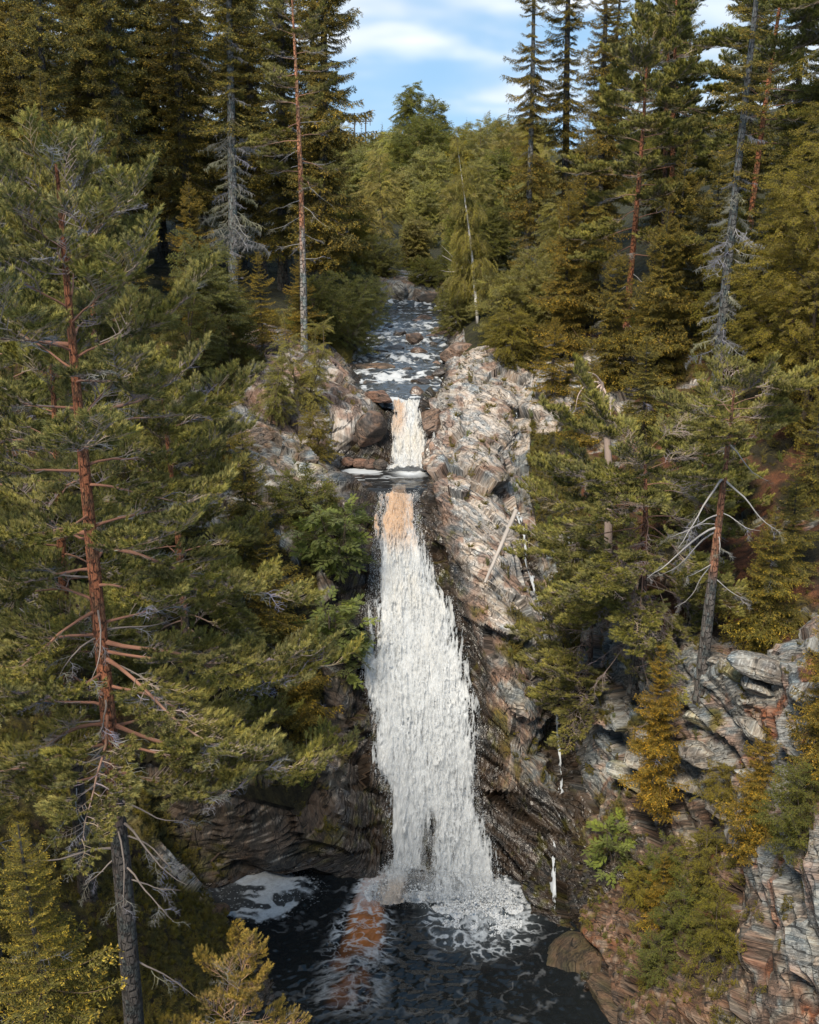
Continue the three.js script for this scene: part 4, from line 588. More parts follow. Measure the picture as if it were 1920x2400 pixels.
// broadleaf tree or shrub: stems, limbs and sprays of leaves in lobes
function broadleaf(x, D, o, label, group, cat = 'tree') {
  const y = (o.y ?? groundY(x, D)) - 0.15, g = thing(o.name ?? 'birch_tree', x, y, -D, label, cat, group), r = rng(o.seed ?? Math.round(x * 71 + D * 43)), h = o.h, R = o.r;
  const stems = o.stems ?? 1, ends = [], trunks = [];
  for (let s = 0; s < stems; s++) {
    const a = r() * 6.28, ln = stems > 1 ? [Math.cos(a) * 0.28 + (o.lean?.[0] ?? 0), Math.sin(a) * 0.28 + (o.lean?.[1] ?? 0)] : (o.lean ?? [0, 0]), hh = h * (stems > 1 ? 0.6 + 0.3 * r() : 0.94), pts = trunkCurve(hh, ln, o.bend ?? 1.2, r() * 6, 12), r0 = (o.t ?? 0.04 + h * 0.009) * (stems > 1 ? 0.6 : 1);
    const bark = o.white ? (t, l, an) => { const k = vnoise(l * 7, Math.cos(an) * 2, Math.sin(an) * 2) > 0.72 || t < 0.02 ? 1 : 0; return mix3(BARK.birch, [0.06, 0.055, 0.05], k); } : barkMix(o.bark ?? BARK.brown, o.bark ?? BARK.brown, 0.2, 0.6);
    part(stems > 1 ? 'stem' : 'trunk', tubeGeo(pts, pts.map((_, i) => r0 * (1 - 0.88 * i / 12)), 7, bark, 0.2), M.branch, g); trunks.push(pts);
  }
  const c0 = o.c0 ?? 0.2, N = o.n ?? Math.round((120 + 90 * R * R * (h * (1 - c0)) / 3) * 0.4 / Math.pow(o.spray ?? 0.55, 1.6)), S = o.spray ?? 0.55, list = [];
  const lobes = []; const nl = o.lobes ?? Math.round(7 + h); for (let k = 0; k < nl; k++) { const t = (k + r()) / nl, a = k * 2.399 + r(), yy = lerp(c0, 1, t) * h, w = R * (o.cone ? Math.pow(1 - t, 0.75) * 0.95 + 0.06 : Math.sqrt(Math.max(0.05, 1 - (t * 1.9 - 0.85) ** 2 * 0.9))); const rr = w * (0.35 + 0.25 * r()) + 0.15; const tr = trunks[k % stems], cpt = curveAt(tr, yy / (h * 0.94)); lobes.push([V(cpt.x + Math.cos(a) * (w - rr) * 0.9, yy, cpt.z + Math.sin(a) * (w - rr) * 0.9 - (o.back ?? 0) * (1 - t)), rr, cpt]); }
  lobes.forEach(([c, rr, cp], k) => { const q = [cp.clone().add(V(0, -rr * 0.7, 0)), cp.clone().lerp(c, 0.5).add(V(0, -rr * 0.2, 0)), c]; if (o.limbs !== false && c.distanceTo(cp) > 0.25) part('branch', tubeGeo(q, [0.012 + rr * 0.022, 0.01 + rr * 0.013, 0.006], 5, () => (o.white ? [0.2, 0.17, 0.15] : BARK.brown)), M.branch, g); });
  const tot = lobes.reduce((s, l) => s + l[1] * l[1], 0);
  lobes.forEach(([c, rr, cp]) => { const m = Math.max(4, Math.round(N * rr * rr / tot)); for (let k = 0; k < m; k++) { const d0 = rdir(r), rad = rr * Math.pow(0.25 + 0.75 * r(), 0.5) * (0.75 + 0.5 * r()), p = c.clone().add(V(d0[0] * rad, d0[1] * rad * (o.flat ?? 0.8), d0[2] * rad)), d = V(d0[0], d0[1] * 0.5 + 0.15, d0[2]).add(p.clone().sub(cp).setY(0).multiplyScalar(0.6)).normalize().add(V(0, -(o.weep ?? 0), 0)); list.push([p.addScaledVector(d, -S * 0.35), d, S * (0.7 + 0.6 * r()), (r() - 0.5) * 2]); } });
  scatter('foliage', PROTO[o.proto ?? 'birch'], M.leaf, list, g, o.tint ?? [1, 1, 1]);
  return g;
}
// ---------------------------------------------------------------- trees of the left side
const DARK = 'tall dark spruces of the dense stand on the left', darkLabel = 'tall dark spruce in the dense stand above the left bank';
const T1 = [0.95, 0.97, 0.9], T2 = [1.05, 0.98, 0.8], T3 = [1.2, 1.04, 0.72], BLUE = [0.92, 1.0, 1.0];
spruce(-4.7, 63, { h: 25, r: 3.1, proto: 'shaggy', tint: [1.0, 0.93, 0.8] }, 'tall spruce at the edge of the left stand, outlined against the sky', DARK);
spruce(-7.1, 66, { h: 26, r: 2.9, proto: 'shaggy', tint: T1 }, 'tall spruce right behind the slender orange pine', DARK);
spruce(-9.1, 60.5, { h: 24, r: 2.9, live: 0.36, thin: 0.2, deadShare: 0.12, bark: BARK.greyb, deadProto: 'beard', tint: T1, deadTint: [0.95, 0.95, 0.95] }, 'tall spruce with bare grey lower branches left of the slender orange pine', DARK);
[[-11.6, 63, 26, 3], [-13.6, 58, 25, 2.9], [-16, 62, 27, 3], [-18.3, 57, 24, 2.8], [-20.8, 60, 26, 3], [-23.5, 58, 25, 3], [-26.5, 62, 26, 3], [-10.2, 72, 27, 3], [-14.6, 70, 26, 3.2], [-19, 71, 27, 3], [-23.6, 69, 26, 3.1], [-28, 70, 27, 3], [-6, 76, 24, 3], [-17, 80, 26, 3.2], [-22, 82, 27, 3.2], [-12, 84, 26, 3.2], [-30, 80, 27, 3.2], [-15.5, 52, 21, 2.6], [-20, 50, 20, 2.6], [-33, 64, 25, 3], [-24.5, 48, 22, 2.8], [-28, 54, 24, 3], [-8.3, 80, 25, 3.2], [-13.2, 77, 26, 3.2], [-19.8, 76, 26, 3.2], [-25.8, 75, 26, 3.2], [-26, 86, 27, 3.4], [-16.2, 66, 26, 3], [-21.5, 65, 26, 3], [-12.3, 68, 26, 3], [-8.7, 69.5, 25, 3]]
  .forEach(([x, D, h, r], k) => spruce(x, D, { h, r, proto: k % 2 ? 'shaggy' : 'spruce', tint: k % 3 ? T1 : T2, deadShare: 0.06, live: 0.14 }, k < 5 ? `${['first', 'second', 'third', 'fourth', 'fifth'][k]} tall spruce to the left of the one with bare grey lower branches` : darkLabel, DARK));
spruce(-9.9, 53.5, { h: 7.2, r: 1.7, tint: T3 }, 'yellowish young spruce in front of the dark stand, right of the big red pine top', 'younger spruces on the left bank');
spruce(-12.4, 51, { h: 9.5, r: 1.9, tint: T2 }, 'middling olive spruce in front of the dark stand, behind the big red pine top', 'younger spruces on the left bank');
spruce(-14.8, 49.5, { h: 11, r: 2, tint: T2 }, 'slim spruce with golden tips at the far left in front of the dark stand', 'younger spruces on the left bank');
spruce(-17.5, 46.5, { h: 10, r: 2, tint: T1 }, 'slim spruce at the left edge above the big red pine', 'younger spruces on the left bank');
spruce(-6.5, 51, { h: 4.5, r: 1.15, proto: 'young', tint: [1.3, 1.15, 0.7] }, 'bright yellow green young spruce on the grassy left ledge', 'younger spruces on the left bank');
spruce(-4.95, 53.5, { h: 3.9, r: 1.3, proto: 'young', tint: [1.3, 1.1, 0.65] }, 'yellow green young spruce around the foot of the slender orange pine', 'younger spruces on the left bank');
spruce(-7.9, 54, { h: 3.4, r: 1.1, proto: 'young', tint: T2 }, 'small spruce under the spruce with grey branches', 'younger spruces on the left bank');
pine(-4.75, 52, { h: 16.2, R: 1.9, t: 0.17, n: 26, c0: 0.46, bend: 0.5, lean: [-0.012, 0], b0: 0.25, b1: 0.4, lo: [0.32, 0.29, 0.265], hi: [0.54, 0.24, 0.13], bough: 0.8, dense: 5, proto: 'pineFar', nDead: 14, d0: 0.26, d1: 0.62, dL: 1.5, bareShare: 0.25, tint: [0.95, 0.95, 0.9] }, 'slender pine with a long straight orange trunk on the left ledge');
// the big pine in front and the pines that fill in behind it
pine(-5.85, 20, { h: 21.4, R: 3.7, t: 0.25, n: 46, c0: 0.47, pow: 0.85, b0: 0.36, b1: 0.56, lo: [0.085, 0.075, 0.07], hi: [0.37, 0.132, 0.062], bend: 0.5, lean: [0.018, -0.01], p0: -0.05, dense: 6.6, bough: 0.95, inner: 0.2, sag: -0.05, nDead: 18, d0: 0.36, d1: 0.66, dL: 1.6, bareShare: 0.16, seed: 12,
  limbs: [[0.86, 3.3, 2.6, 0.15, false, 0.050], [0.80, 0.3, 2.2, 0.45, false, 0.050], [0.78, 2.9, 3.2, 0.1, false, 0.058], [0.69, -0.1, 3.6, -0.1, false, 0.061], [0.70, 3.0, 3.4, 0.05, false, 0.058], [0.60, 0.15, 4.3, -0.15, false, 0.065], [0.585, 0.5, 4.0, -0.2, false, 0.058], [0.52, 0.2, 4.3, -0.3, false, 0.061], [0.52, 3.3, 3.8, -0.2, false, 0.065], [0.50, 0.0, 3.6, -0.1, false, 0.043], [0.47, 2.9, 3.0, -0.1, false, 0.040], [0.42, 0.4, 2.0, -0.2, true, 0.04], [0.39, 3.0, 1.8, 0.1, true, 0.045], [0.36, 0.35, 1.2, -0.2, true, 0.03], [0.27, -0.15, 1.9, -0.7, true, 0.035]], deadBark: [0.20, 0.165, 0.145] }, 'big pine with a red trunk and spreading boughs in the left foreground');
pine(-8.6, 26.5, { h: 15.5, R: 3.0, t: 0.22, n: 40, c0: 0.42, b0: 0.3, b1: 0.5, bough: 1.0, dense: 8, nDead: 12, d0: 0.15, d1: 0.45, tint: [0.9, 0.95, 0.9] }, 'dense pine half hidden behind the big red pine', 'pines on the left slope');
pine(-7.3, 34.2, { h: 13.2, R: 3.3, t: 0.2, n: 40, c0: 0.2, b0: 0.4, b1: 0.6, bough: 1.05, dense: 8, nDead: 10, d0: 0.1, d1: 0.4, tint: [0.95, 0.98, 0.9] }, 'bushy pine on the left slope between the big red pine and the grey rocks', 'pines on the left slope');
pine(-12.6, 33, { h: 15, R: 3.4, t: 0.22, n: 40, c0: 0.25, bough: 1.1, dense: 7, nDead: 8, tint: [0.85, 0.92, 0.9] }, 'dark pine at the far left behind the big red pine', 'pines on the left slope');
pine(-11.2, 41, { h: 11.5, R: 2.8, t: 0.18, n: 36, c0: 0.15, bough: 1.1, dense: 7, proto: 'pineFar', tint: [0.9, 0.95, 0.9] }, 'rounded pine left of the grey rocks on the left bank', 'pines on the left slope');
pine(-9.6, 22.5, { h: 12, R: 2.4, t: 0.18, n: 30, c0: 0.3, bough: 1.0, dense: 8, nDead: 6, tint: [0.95, 0.98, 0.9] }, 'pine at the left edge whose boughs reach in beside the big red trunk', 'pines on the left slope');
spruce(-4.6, 36.2, { h: 5.6, r: 1.7, tint: T2 }, 'olive spruce clinging to the left wall beside the main fall', 'small spruces on the left wall');
spruce(-3.6, 35.1, { h: 4.2, r: 1.5, proto: 'shaggy', tint: T3 }, 'low yellow green spruce hanging over the left wall near the pool', 'small spruces on the left wall');
spruce(-5.8, 38.8, { h: 5.2, r: 1.6, tint: T1 }, 'bushy spruce under the grey rocks of the left bank', 'small spruces on the left wall');
spruce(-8.4, 37.6, { h: 7.5, r: 1.9, tint: T1, deadShare: 0.2 }, 'tall thin spruce behind the boughs of the big red pine', 'small spruces on the left wall');
spruce(-6.9, 42.2, { h: 4.4, r: 1.3, tint: T2 }, 'small spruce at the foot of the lichened grey rocks', 'small spruces on the left wall');
spruce(-6.05, 16.4, { h: 11, r: 2.3, proto: 'young', tint: [1.2, 1.15, 0.85], seed: 5 }, 'bright green spruce top filling the lower left corner');
spruce(-10.2, 19.2, { h: 11, r: 2.4, tint: T2 }, 'spruce at the left edge under the lowest pine boughs');
pine(-4.7, 18.6, { name: 'young_pine', y: 2.4, h: 6.6, R: 1.25, t: 0.05, n: 22, c0: 0.35, lean: [0.28, 0.02], bough: 0.62, dense: 9, lo: [0.2, 0.17, 0.15], hi: [0.25, 0.19, 0.15], tint: [1.35, 1.05, 0.85], nDead: 7, dL: 0.8, d0: 0.3, d1: 0.8 }, 'small leaning pine with browning needles over the lower edge of the pool');
// leafy trees and bushes of the left side
broadleaf(-2.75, 39.2, { name: 'rowan_shrub', h: 2.6, r: 1.35, stems: 4, proto: 'rowan', spray: 0.62, n: 150, c0: 0.05, lean: [0.12, 0.25], tint: [0.95, 0.95, 0.9] }, 'bright green rowan bush leaning over the lip of the main fall', 'rowan bushes', 'shrub');
broadleaf(-2.5, 36.9, { name: 'rowan_shrub', h: 2.3, r: 1.25, stems: 3, proto: 'rowan', spray: 0.6, n: 130, c0: -0.3, lean: [0.1, 0.3], tint: [1.1, 1.08, 1] }, 'lower rowan bush hanging on the left wall beside the white water', 'rowan bushes', 'shrub');
broadleaf(-3.7, 40.6, { name: 'rowan_shrub', h: 2.2, r: 1.3, stems: 4, proto: 'alder', n: 220, c0: 0.02 }, 'dark green bush below the grey rocks of the left bank', 'rowan bushes', 'shrub');
broadleaf(-4.3, 47.2, { name: 'birch_sapling', h: 4.3, r: 0.85, stems: 3, proto: 'birch', cone: true, spray: 0.45, n: 330, c0: 0.15, tint: [1.15, 1.12, 1.0] }, 'pale green birch sapling on the pale rocks left of the upper fall', 'birch saplings');
broadleaf(-5.7, 46.2, { name: 'birch_sapling', h: 3.4, r: 0.8, stems: 2, proto: 'birch', cone: true, spray: 0.42, n: 240, c0: 0.15, tint: [1.0, 1.02, 0.9] }, 'thin birch sapling rising from the grey rocks of the left bank', 'birch saplings');
broadleaf(-3.6, 45.4, { name: 'birch_sapling', h: 2.0, r: 0.7, stems: 3, proto: 'gold', spray: 0.4, n: 160, c0: 0.05, tint: [1.05, 1, 0.9] }, 'low golden sapling beside the foam patch of the upper pool', 'birch saplings', 'shrub');
broadleaf(-3.1, 58.5, { name: 'willow_shrub', h: 3.6, r: 1.9, stems: 5, proto: 'willow', n: 620, spray: 0.5, c0: 0.05, tint: [0.9, 0.95, 0.8] }, 'rounded green willow bush on the left shore of the rapids', 'bushes along the river', 'shrub');
broadleaf(-4.6, 55.8, { name: 'willow_shrub', h: 3.0, r: 1.5, stems: 5, proto: 'alder', n: 420, c0: 0.05 }, 'dark bush between the willow and the slender orange pine', 'bushes along the river', 'shrub');
broadleaf(-3.0, 65, { name: 'willow_shrub', h: 3.2, r: 1.6, stems: 5, proto: 'willow', n: 420, c0: 0.05, tint: [0.95, 1, 0.9] }, 'green bush on the left shore at the head of the rapids', 'bushes along the river', 'shrub');
broadleaf(-8.9, 47.4, { name: 'alder_tree', h: 6.2, r: 1.8, stems: 2, proto: 'willow', n: 560, c0: 0.1, tint: [0.85, 0.9, 0.8] }, 'leafy green tree behind the big red pine, left of the yellow young spruce', 'leafy trees on the left bank');
broadleaf(-7.6, 49.2, { name: 'alder_tree', h: 4.6, r: 1.4, stems: 3, proto: 'alder', n: 420, c0: 0.1 }, 'dark leafy tree below the spruce with grey branches', 'leafy trees on the left bank');
// ---------------------------------------------------------------- trees of the right side
const RS = 'tall spruces of the right bank';
spruce(6.1, 62, { h: 23.5, r: 2.0, proto: 'shaggy', bark: BARK.greyb, thin: 0.28, tint: [1.0, 0.9, 0.7], live: 0.1, t: 0.2 }, 'tall grey trunked spruce at the edge of the right stand, nearest the sky gap', RS);
spruce(8.6, 65, { h: 23, r: 2.2, proto: 'shaggy', thin: 0.2, tint: T2 }, 'tall shaggy spruce second from the sky gap on the right', RS);
spruce(9.6, 61, { h: 20, r: 2.1, proto: 'shaggy', thin: 0.12, tint: [0.95, 0.85, 0.7] }, 'tall spruce with drooping golden boughs third from the sky gap on the right', RS);
spruce(11.7, 43.6, { h: 21, r: 2.3, bark: [0.15, 0.148, 0.145], live: 0.42, thin: 0.4, deadProto: 'beard', deadShare: 0.16, tint: T2, t: 0.22, bend: 0.4, lean: [0.004, 0] }, 'spruce with a bare grey trunk hung with lichen above the right slope', RS);
const RD = 'tall dark spruce in the stand behind the right slope';
[[14, 66, 19, 2.6], [17.5, 62, 20, 2.7], [21, 66, 20, 2.7], [19.5, 57, 18, 2.6], [24.5, 60, 20, 2.8], [28, 64, 21, 2.8], [12.3, 74, 19, 2.6], [26.5, 52, 19, 2.7], [16, 78, 20, 2.8], [31, 56, 20, 2.8], [22, 80, 20, 2.8]].forEach(([x, D, h, r], k) => spruce(x, D, { h, r, proto: k % 2 ? 'spruce' : 'shaggy', thin: 0.15, tint: k % 3 ? BLUE : T1, sparse: 1.1 }, RD, 'dark spruces behind the right slope'));
pine(9.3, 50, { h: 13.5, R: 2.6, t: 0.17, n: 36, c0: 0.34, bend: 0.6, b0: 0.05, b1: 0.2, bough: 1.05, dense: 7, proto: 'pineFar', hi: [0.30, 0.11, 0.05], tint: [1.0, 1.0, 0.85], nDead: 8, d0: 0.1, d1: 0.4 }, 'pine with a red trunk in the middle of the right slope', 'pines of the right slope');
pine(12.6, 57, { h: 15.5, R: 2.6, t: 0.17, n: 34, c0: 0.4, b0: 0.1, b1: 0.3, bough: 1.1, dense: 6, proto: 'pineFar', tint: [0.92, 1, 0.95] }, 'dark crowned pine behind the red trunked pine on the right', 'pines of the right slope');
pine(15.2, 53, { h: 16.5, R: 2.8, t: 0.18, n: 34, c0: 0.45, b0: 0.1, b1: 0.3, bough: 1.15, dense: 6, proto: 'pineFar', tint: [0.92, 1, 0.95] }, 'dark crowned pine right of the lichened grey spruce', 'pines of the right slope');
pine(17.0, 48, { h: 20, R: 2.8, t: 0.24, n: 30, c0: 0.62, b0: 0.0, b1: 0.1, bend: 0.5, lean: [0.02, 0], bough: 1.15, dense: 5, proto: 'pineFar', hi: [0.26, 0.09, 0.04], nDead: 12, d0: 0.4, d1: 0.75, tint: [0.92, 1, 0.95] }, 'tall bare red trunked pine at the upper right edge', 'pines of the right slope');
pine(13.6, 63, { h: 15, R: 2.6, t: 0.17, n: 30, c0: 0.4, bough: 1.2, dense: 6, proto: 'pineFar', tint: [0.92, 1, 1] }, 'rounded pine top against the sky on the right', 'pines of the right slope');
const rsm = 'spruces on the right slope';
[[7.0, 51.5, 7.4, 1.8, T3, 'golden green spruce rising from the bushes right of the birch'], [8.2, 47.2, 6.2, 1.8, T2, 'drooping spruce above the pale rock rib'], [9.9, 46.2, 7.6, 1.9, T2, 'olive spruce left of the lichened grey trunk'], [10.9, 48.6, 9.0, 2.0, T2, 'taller olive spruce behind the lichened grey trunk'], [6.1, 48.6, 3.6, 1.4, [1.35, 1.15, 0.6], 'low yellow spruce at the top of the pale rock rib'], [6.9, 44.2, 3.8, 1.5, [1.25, 1.08, 0.65], 'yellow green spruce overhanging the gully right of the pale rib'], [8.9, 43.0, 4.2, 1.5, T1, 'spruce under the broken snag'], [12.9, 49.5, 8.2, 1.9, T1, 'tall spruce right of the lichened grey trunk'], [14.4, 40.5, 4.6, 1.5, T1, 'spruce on the right slope under the golden tree'], [13.2, 36.4, 4.0, 1.4, T1, 'small spruce at the right edge above the needle litter'], [7.9, 55, 9.5, 2.0, T2, 'olive spruce behind the silvery willow on the right']]
  .forEach(([x, D, h, r, tint, label]) => spruce(x, D, { h, r, proto: h < 5 ? 'young' : 'shaggy', tint }, label, rsm));
broadleaf(3.55, 60.6, { h: 9.6, r: 1.8, white: true, cone: true, weep: 0.9, back: 0.75, lean: [-0.1, 0], t: 0.1, n: 1250, spray: 0.5, c0: 0.14, tint: [1.3, 1.25, 1.05] }, 'weeping birch with a white trunk on the right shore of the river');
[[4.9, 56.0, 3.0, 1.8, 'willow', [1.4, 1.35, 1.15], 'silvery willow bush on the right shore below the birch'], [6.4, 55.2, 4.6, 2.0, 'willow', [1.2, 1.15, 0.95], 'tall pale willow right of the birch'], [2.7, 62.5, 2.2, 1.3, 'willow', [1.0, 1.0, 0.8], 'small bush at the foot of the birch'], [5.0, 52.6, 2.4, 1.5, 'gold', [1.05, 1.05, 0.9], 'low golden bush at the top of the pale rock rib'], [7.6, 58.5, 5.6, 1.9, 'birch', [1.1, 1.08, 0.9], 'pale leafy tree between the grey trunked spruce and the red pine'], [3.3, 67, 3.4, 1.6, 'willow', [0.95, 1, 0.85], 'bush on the right shore behind the birch'], [4.9, 72, 5.0, 2.0, 'alder', [1.1, 1.1, 1], 'leafy tree behind the birch'], [3.0, 75.6, 2.8, 1.5, 'alder', [1, 1, 0.9], 'dark bush overhanging the head of the rapids'], [1.2, 79.2, 1.8, 1.3, 'alder', [1, 1, 0.8], 'low dark bush behind the ledge at the head of the rapids'], [-1.9, 80.5, 2.6, 1.4, 'willow', [1.1, 1.1, 0.9], 'bush behind the pale rounded rock at the head of the rapids']]
  .forEach(([x, D, h, r, proto, tint, label]) => broadleaf(x, D, { name: h > 4.5 ? 'willow_tree' : 'willow_shrub', h, r, stems: 5, proto, n: Math.round(120 * r * h), spray: 0.5, c0: 0.04, tint }, label, 'bushes along the river', 'shrub'));
broadleaf(13.9, 40, { name: 'aspen_tree', h: 10.4, r: 3.0, proto: 'gold', spray: 0.55, n: 1500, c0: 0.08, lobes: 26, t: 0.12, tint: [1.15, 1.1, 0.9] }, 'golden green leafy tree at the right edge', 'leafy trees on the right bank');
broadleaf(15.8, 44, { name: 'aspen_tree', h: 10, r: 2.9, proto: 'gold', n: 1300, c0: 0.1, lobes: 24, tint: [1.05, 1.02, 0.9] }, 'golden leafy tree in front of the tall bare red pine', 'leafy trees on the right bank');
broadleaf(13.2, 45.6, { name: 'aspen_tree', h: 6.4, r: 2.1, proto: 'gold', n: 800, c0: 0.08, tint: [0.95, 1, 0.85] }, 'olive leafy tree right of the lichened grey trunk', 'leafy trees on the right bank');
broadleaf(16.5, 37, { name: 'aspen_tree', h: 8.5, r: 2.6, proto: 'gold', n: 1000, c0: 0.1, tint: [0.9, 0.95, 0.8] }, 'leafy tree at the right edge below the golden one', 'leafy trees on the right bank');
broadleaf(18.8, 52, { name: 'aspen_tree', h: 11, r: 3, proto: 'alder', n: 1000, c0: 0.15, tint: [1, 1, 0.8] }, 'dark leafy tree behind the golden ones at the right edge', 'leafy trees on the right bank');
// pines on the slope above the gully
pine(8.55, 31, { h: 9.3, R: 1.6, t: 0.2, n: 14, c0: 0.86, b0: 0.32, b1: 0.5, bend: 0.12, lean: [0.03, -0.01], lo: [0.135, 0.118, 0.108], hi: [0.34, 0.15, 0.085], bough: 0.85, dense: 9, shape: (t) => 0.65 + 0.5 * t, p0: 0.05, nDead: 6, d0: 0.4, d1: 0.65, dL: 1.2, seed: 31,
  limbs: [[0.74, 2.6, 2.6, -0.55, true, 0.05], [0.73, 0.4, 2.2, -0.7, true, 0.045], [0.58, 2.9, 2.8, -0.25, true, 0.05], [0.57, 3.4, 2.3, -0.5, true, 0.04], [0.62, 2.7, 2.0, 0.0, true, 0.035], [0.84, -0.3, 1.8, -0.6, true, 0.035], [0.47, 2.9, 1.8, -0.8, true, 0.03]] }, 'pine with a long straight trunk and bare white branches above the right cliff', 'pines above the gully');
pine(7.1, 33.4, { h: 8.0, R: 3.1, t: 0.20, n: 46, c0: 0.42, b0: 0.35, b1: 0.6, bend: 1.5, lean: [-0.06, 0], lo: [0.12, 0.105, 0.095], hi: [0.30, 0.125, 0.07], bough: 0.95, dense: 8, p0: -0.25, sag: -0.12, face: 3.0, shape: (t) => 0.75 + 0.35 * Math.sin(t * 3), nDead: 16, d0: 0.2, d1: 0.6, dL: 2.4, bareShare: 0.32, deadBark: [0.24, 0.18, 0.15], bareProto: 'bare', tint: [1.05, 1.08, 1.05], seed: 44 }, 'crooked pine with a wide grey green crown over the gully', 'pines above the gully');
pine(6.0, 35.4, { h: 6.0, R: 2.2, t: 0.12, n: 30, c0: 0.2, bend: 1.6, lean: [-0.08, 0.04], lo: [0.14, 0.11, 0.1], hi: [0.26, 0.15, 0.1], bough: 0.85, dense: 8, p0: -0.2, nDead: 8, d0: 0.1, d1: 0.5, dL: 1.6, bareShare: 0.25, face: 3.0, bareProto: 'bare', tint: [1.1, 1.1, 1.1] }, 'low sprawling pine with tangled bare twigs at the gully edge', 'pines above the gully');
pine(7.45, 31.9, { h: 4.3, R: 0.9, t: 0.085, n: 5, c0: 0.72, bend: 1.6, lo: [0.30, 0.13, 0.075], hi: [0.34, 0.16, 0.1], bough: 0.6, dense: 5, nDead: 10, d0: 0.35, d1: 0.95, dL: 1.5, deadBark: [0.27, 0.18, 0.14], bareProto: 'bare' }, 'small half dead pine with a thin red trunk left of the tall straight one', 'pines above the gully');
pine(9.9, 37.2, { h: 4.6, R: 1.7, t: 0.13, n: 30, c0: 0.3, bough: 0.95, dense: 8, p0: -0.1, nDead: 4, tint: [0.95, 1, 0.9] }, 'rounded pine behind the crown of the tall straight pine', 'pines above the gully');
// small trees on the right cliff
const rc = 'small spruces on the right cliff';
spruce(10.35, 31.4, { h: 4.6, r: 1.45, proto: 'shaggy', tint: [1.05, 1.0, 0.7], base: 0.03 }, 'drooping spruce on the needle litter right of the tall straight pine', rc);
spruce(7.25, 30.3, { y: 4.6, h: 5.4, r: 1.15, proto: 'shaggy', tint: [1.5, 1.15, 0.5], base: 0.06 }, 'slim golden spruce growing up the face of the right cliff', rc);
spruce(9.1, 26.6, { h: 3.9, r: 1.1, proto: 'shaggy', tint: [1.35, 1.08, 0.5], base: 0.03 }, 'golden spruce at the right edge below the grey cliff', rc);
spruce(10.2, 25.4, { h: 4.4, r: 1.3, proto: 'shaggy', tint: [1.2, 1.0, 0.55], base: 0.03 }, 'spruce cut by the right edge below the grey cliff', rc);
spruce(7.3, 28.6, { h: 2.5, r: 0.9, proto: 'shaggy', tint: [1.25, 1.02, 0.55], base: 0.02 }, 'small golden spruce among the bushes of the lower right slope', rc);
spruce(11.6, 33.2, { h: 3.6, r: 1.2, tint: T1, base: 0.04 }, 'young spruce on the needle litter at the right edge', rc);
[[6.35, 31.2, 1.5, 0.8, 'rowan', [1.2, 1.2, 1], 'bright rowan bush on the right cliff below the golden spruce'], [6.95, 29.6, 1.1, 0.75, 'gold', [1.15, 1.15, 0.8], 'yellow bush under the right cliff'], [7.7, 29.3, 1.5, 0.85, 'alder', [1.1, 1.15, 0.9], 'green bush under the right cliff'], [7.6, 27.4, 1.5, 0.9, 'alder', [1, 1.05, 0.9], 'dark green bush low on the right slope'], [8.5, 27.8, 1.7, 1.0, 'gold', [1.0, 1.02, 0.8], 'olive bush low on the right slope'], [8.3, 25.6, 1.7, 1.0, 'gold', [0.9, 0.95, 0.7], 'olive bush in the lower right corner'], [9.5, 24.3, 2.0, 1.1, 'alder', [1, 1, 0.8], 'dark bush at the lower right edge'], [6.9, 26.9, 1.1, 0.7, 'alder', [1, 1.05, 1], 'low green bush nearest the pool on the right'], [8.9, 29.3, 1.2, 0.8, 'gold', [1.1, 1.05, 0.8], 'yellow green bush at the foot of the grey cliff']]
  .forEach(([x, D, h, r, proto, tint, label]) => broadleaf(x, D, { name: proto === 'rowan' ? 'rowan_shrub' : 'leafy_shrub', h, r, stems: 4, proto, n: proto === 'rowan' ? 70 : Math.round(150 * r * h), spray: proto === 'rowan' ? 0.45 : 0.34, c0: 0.02, t: 0.03, tint }, label, 'bushes on the lower right slope', 'shrub'));
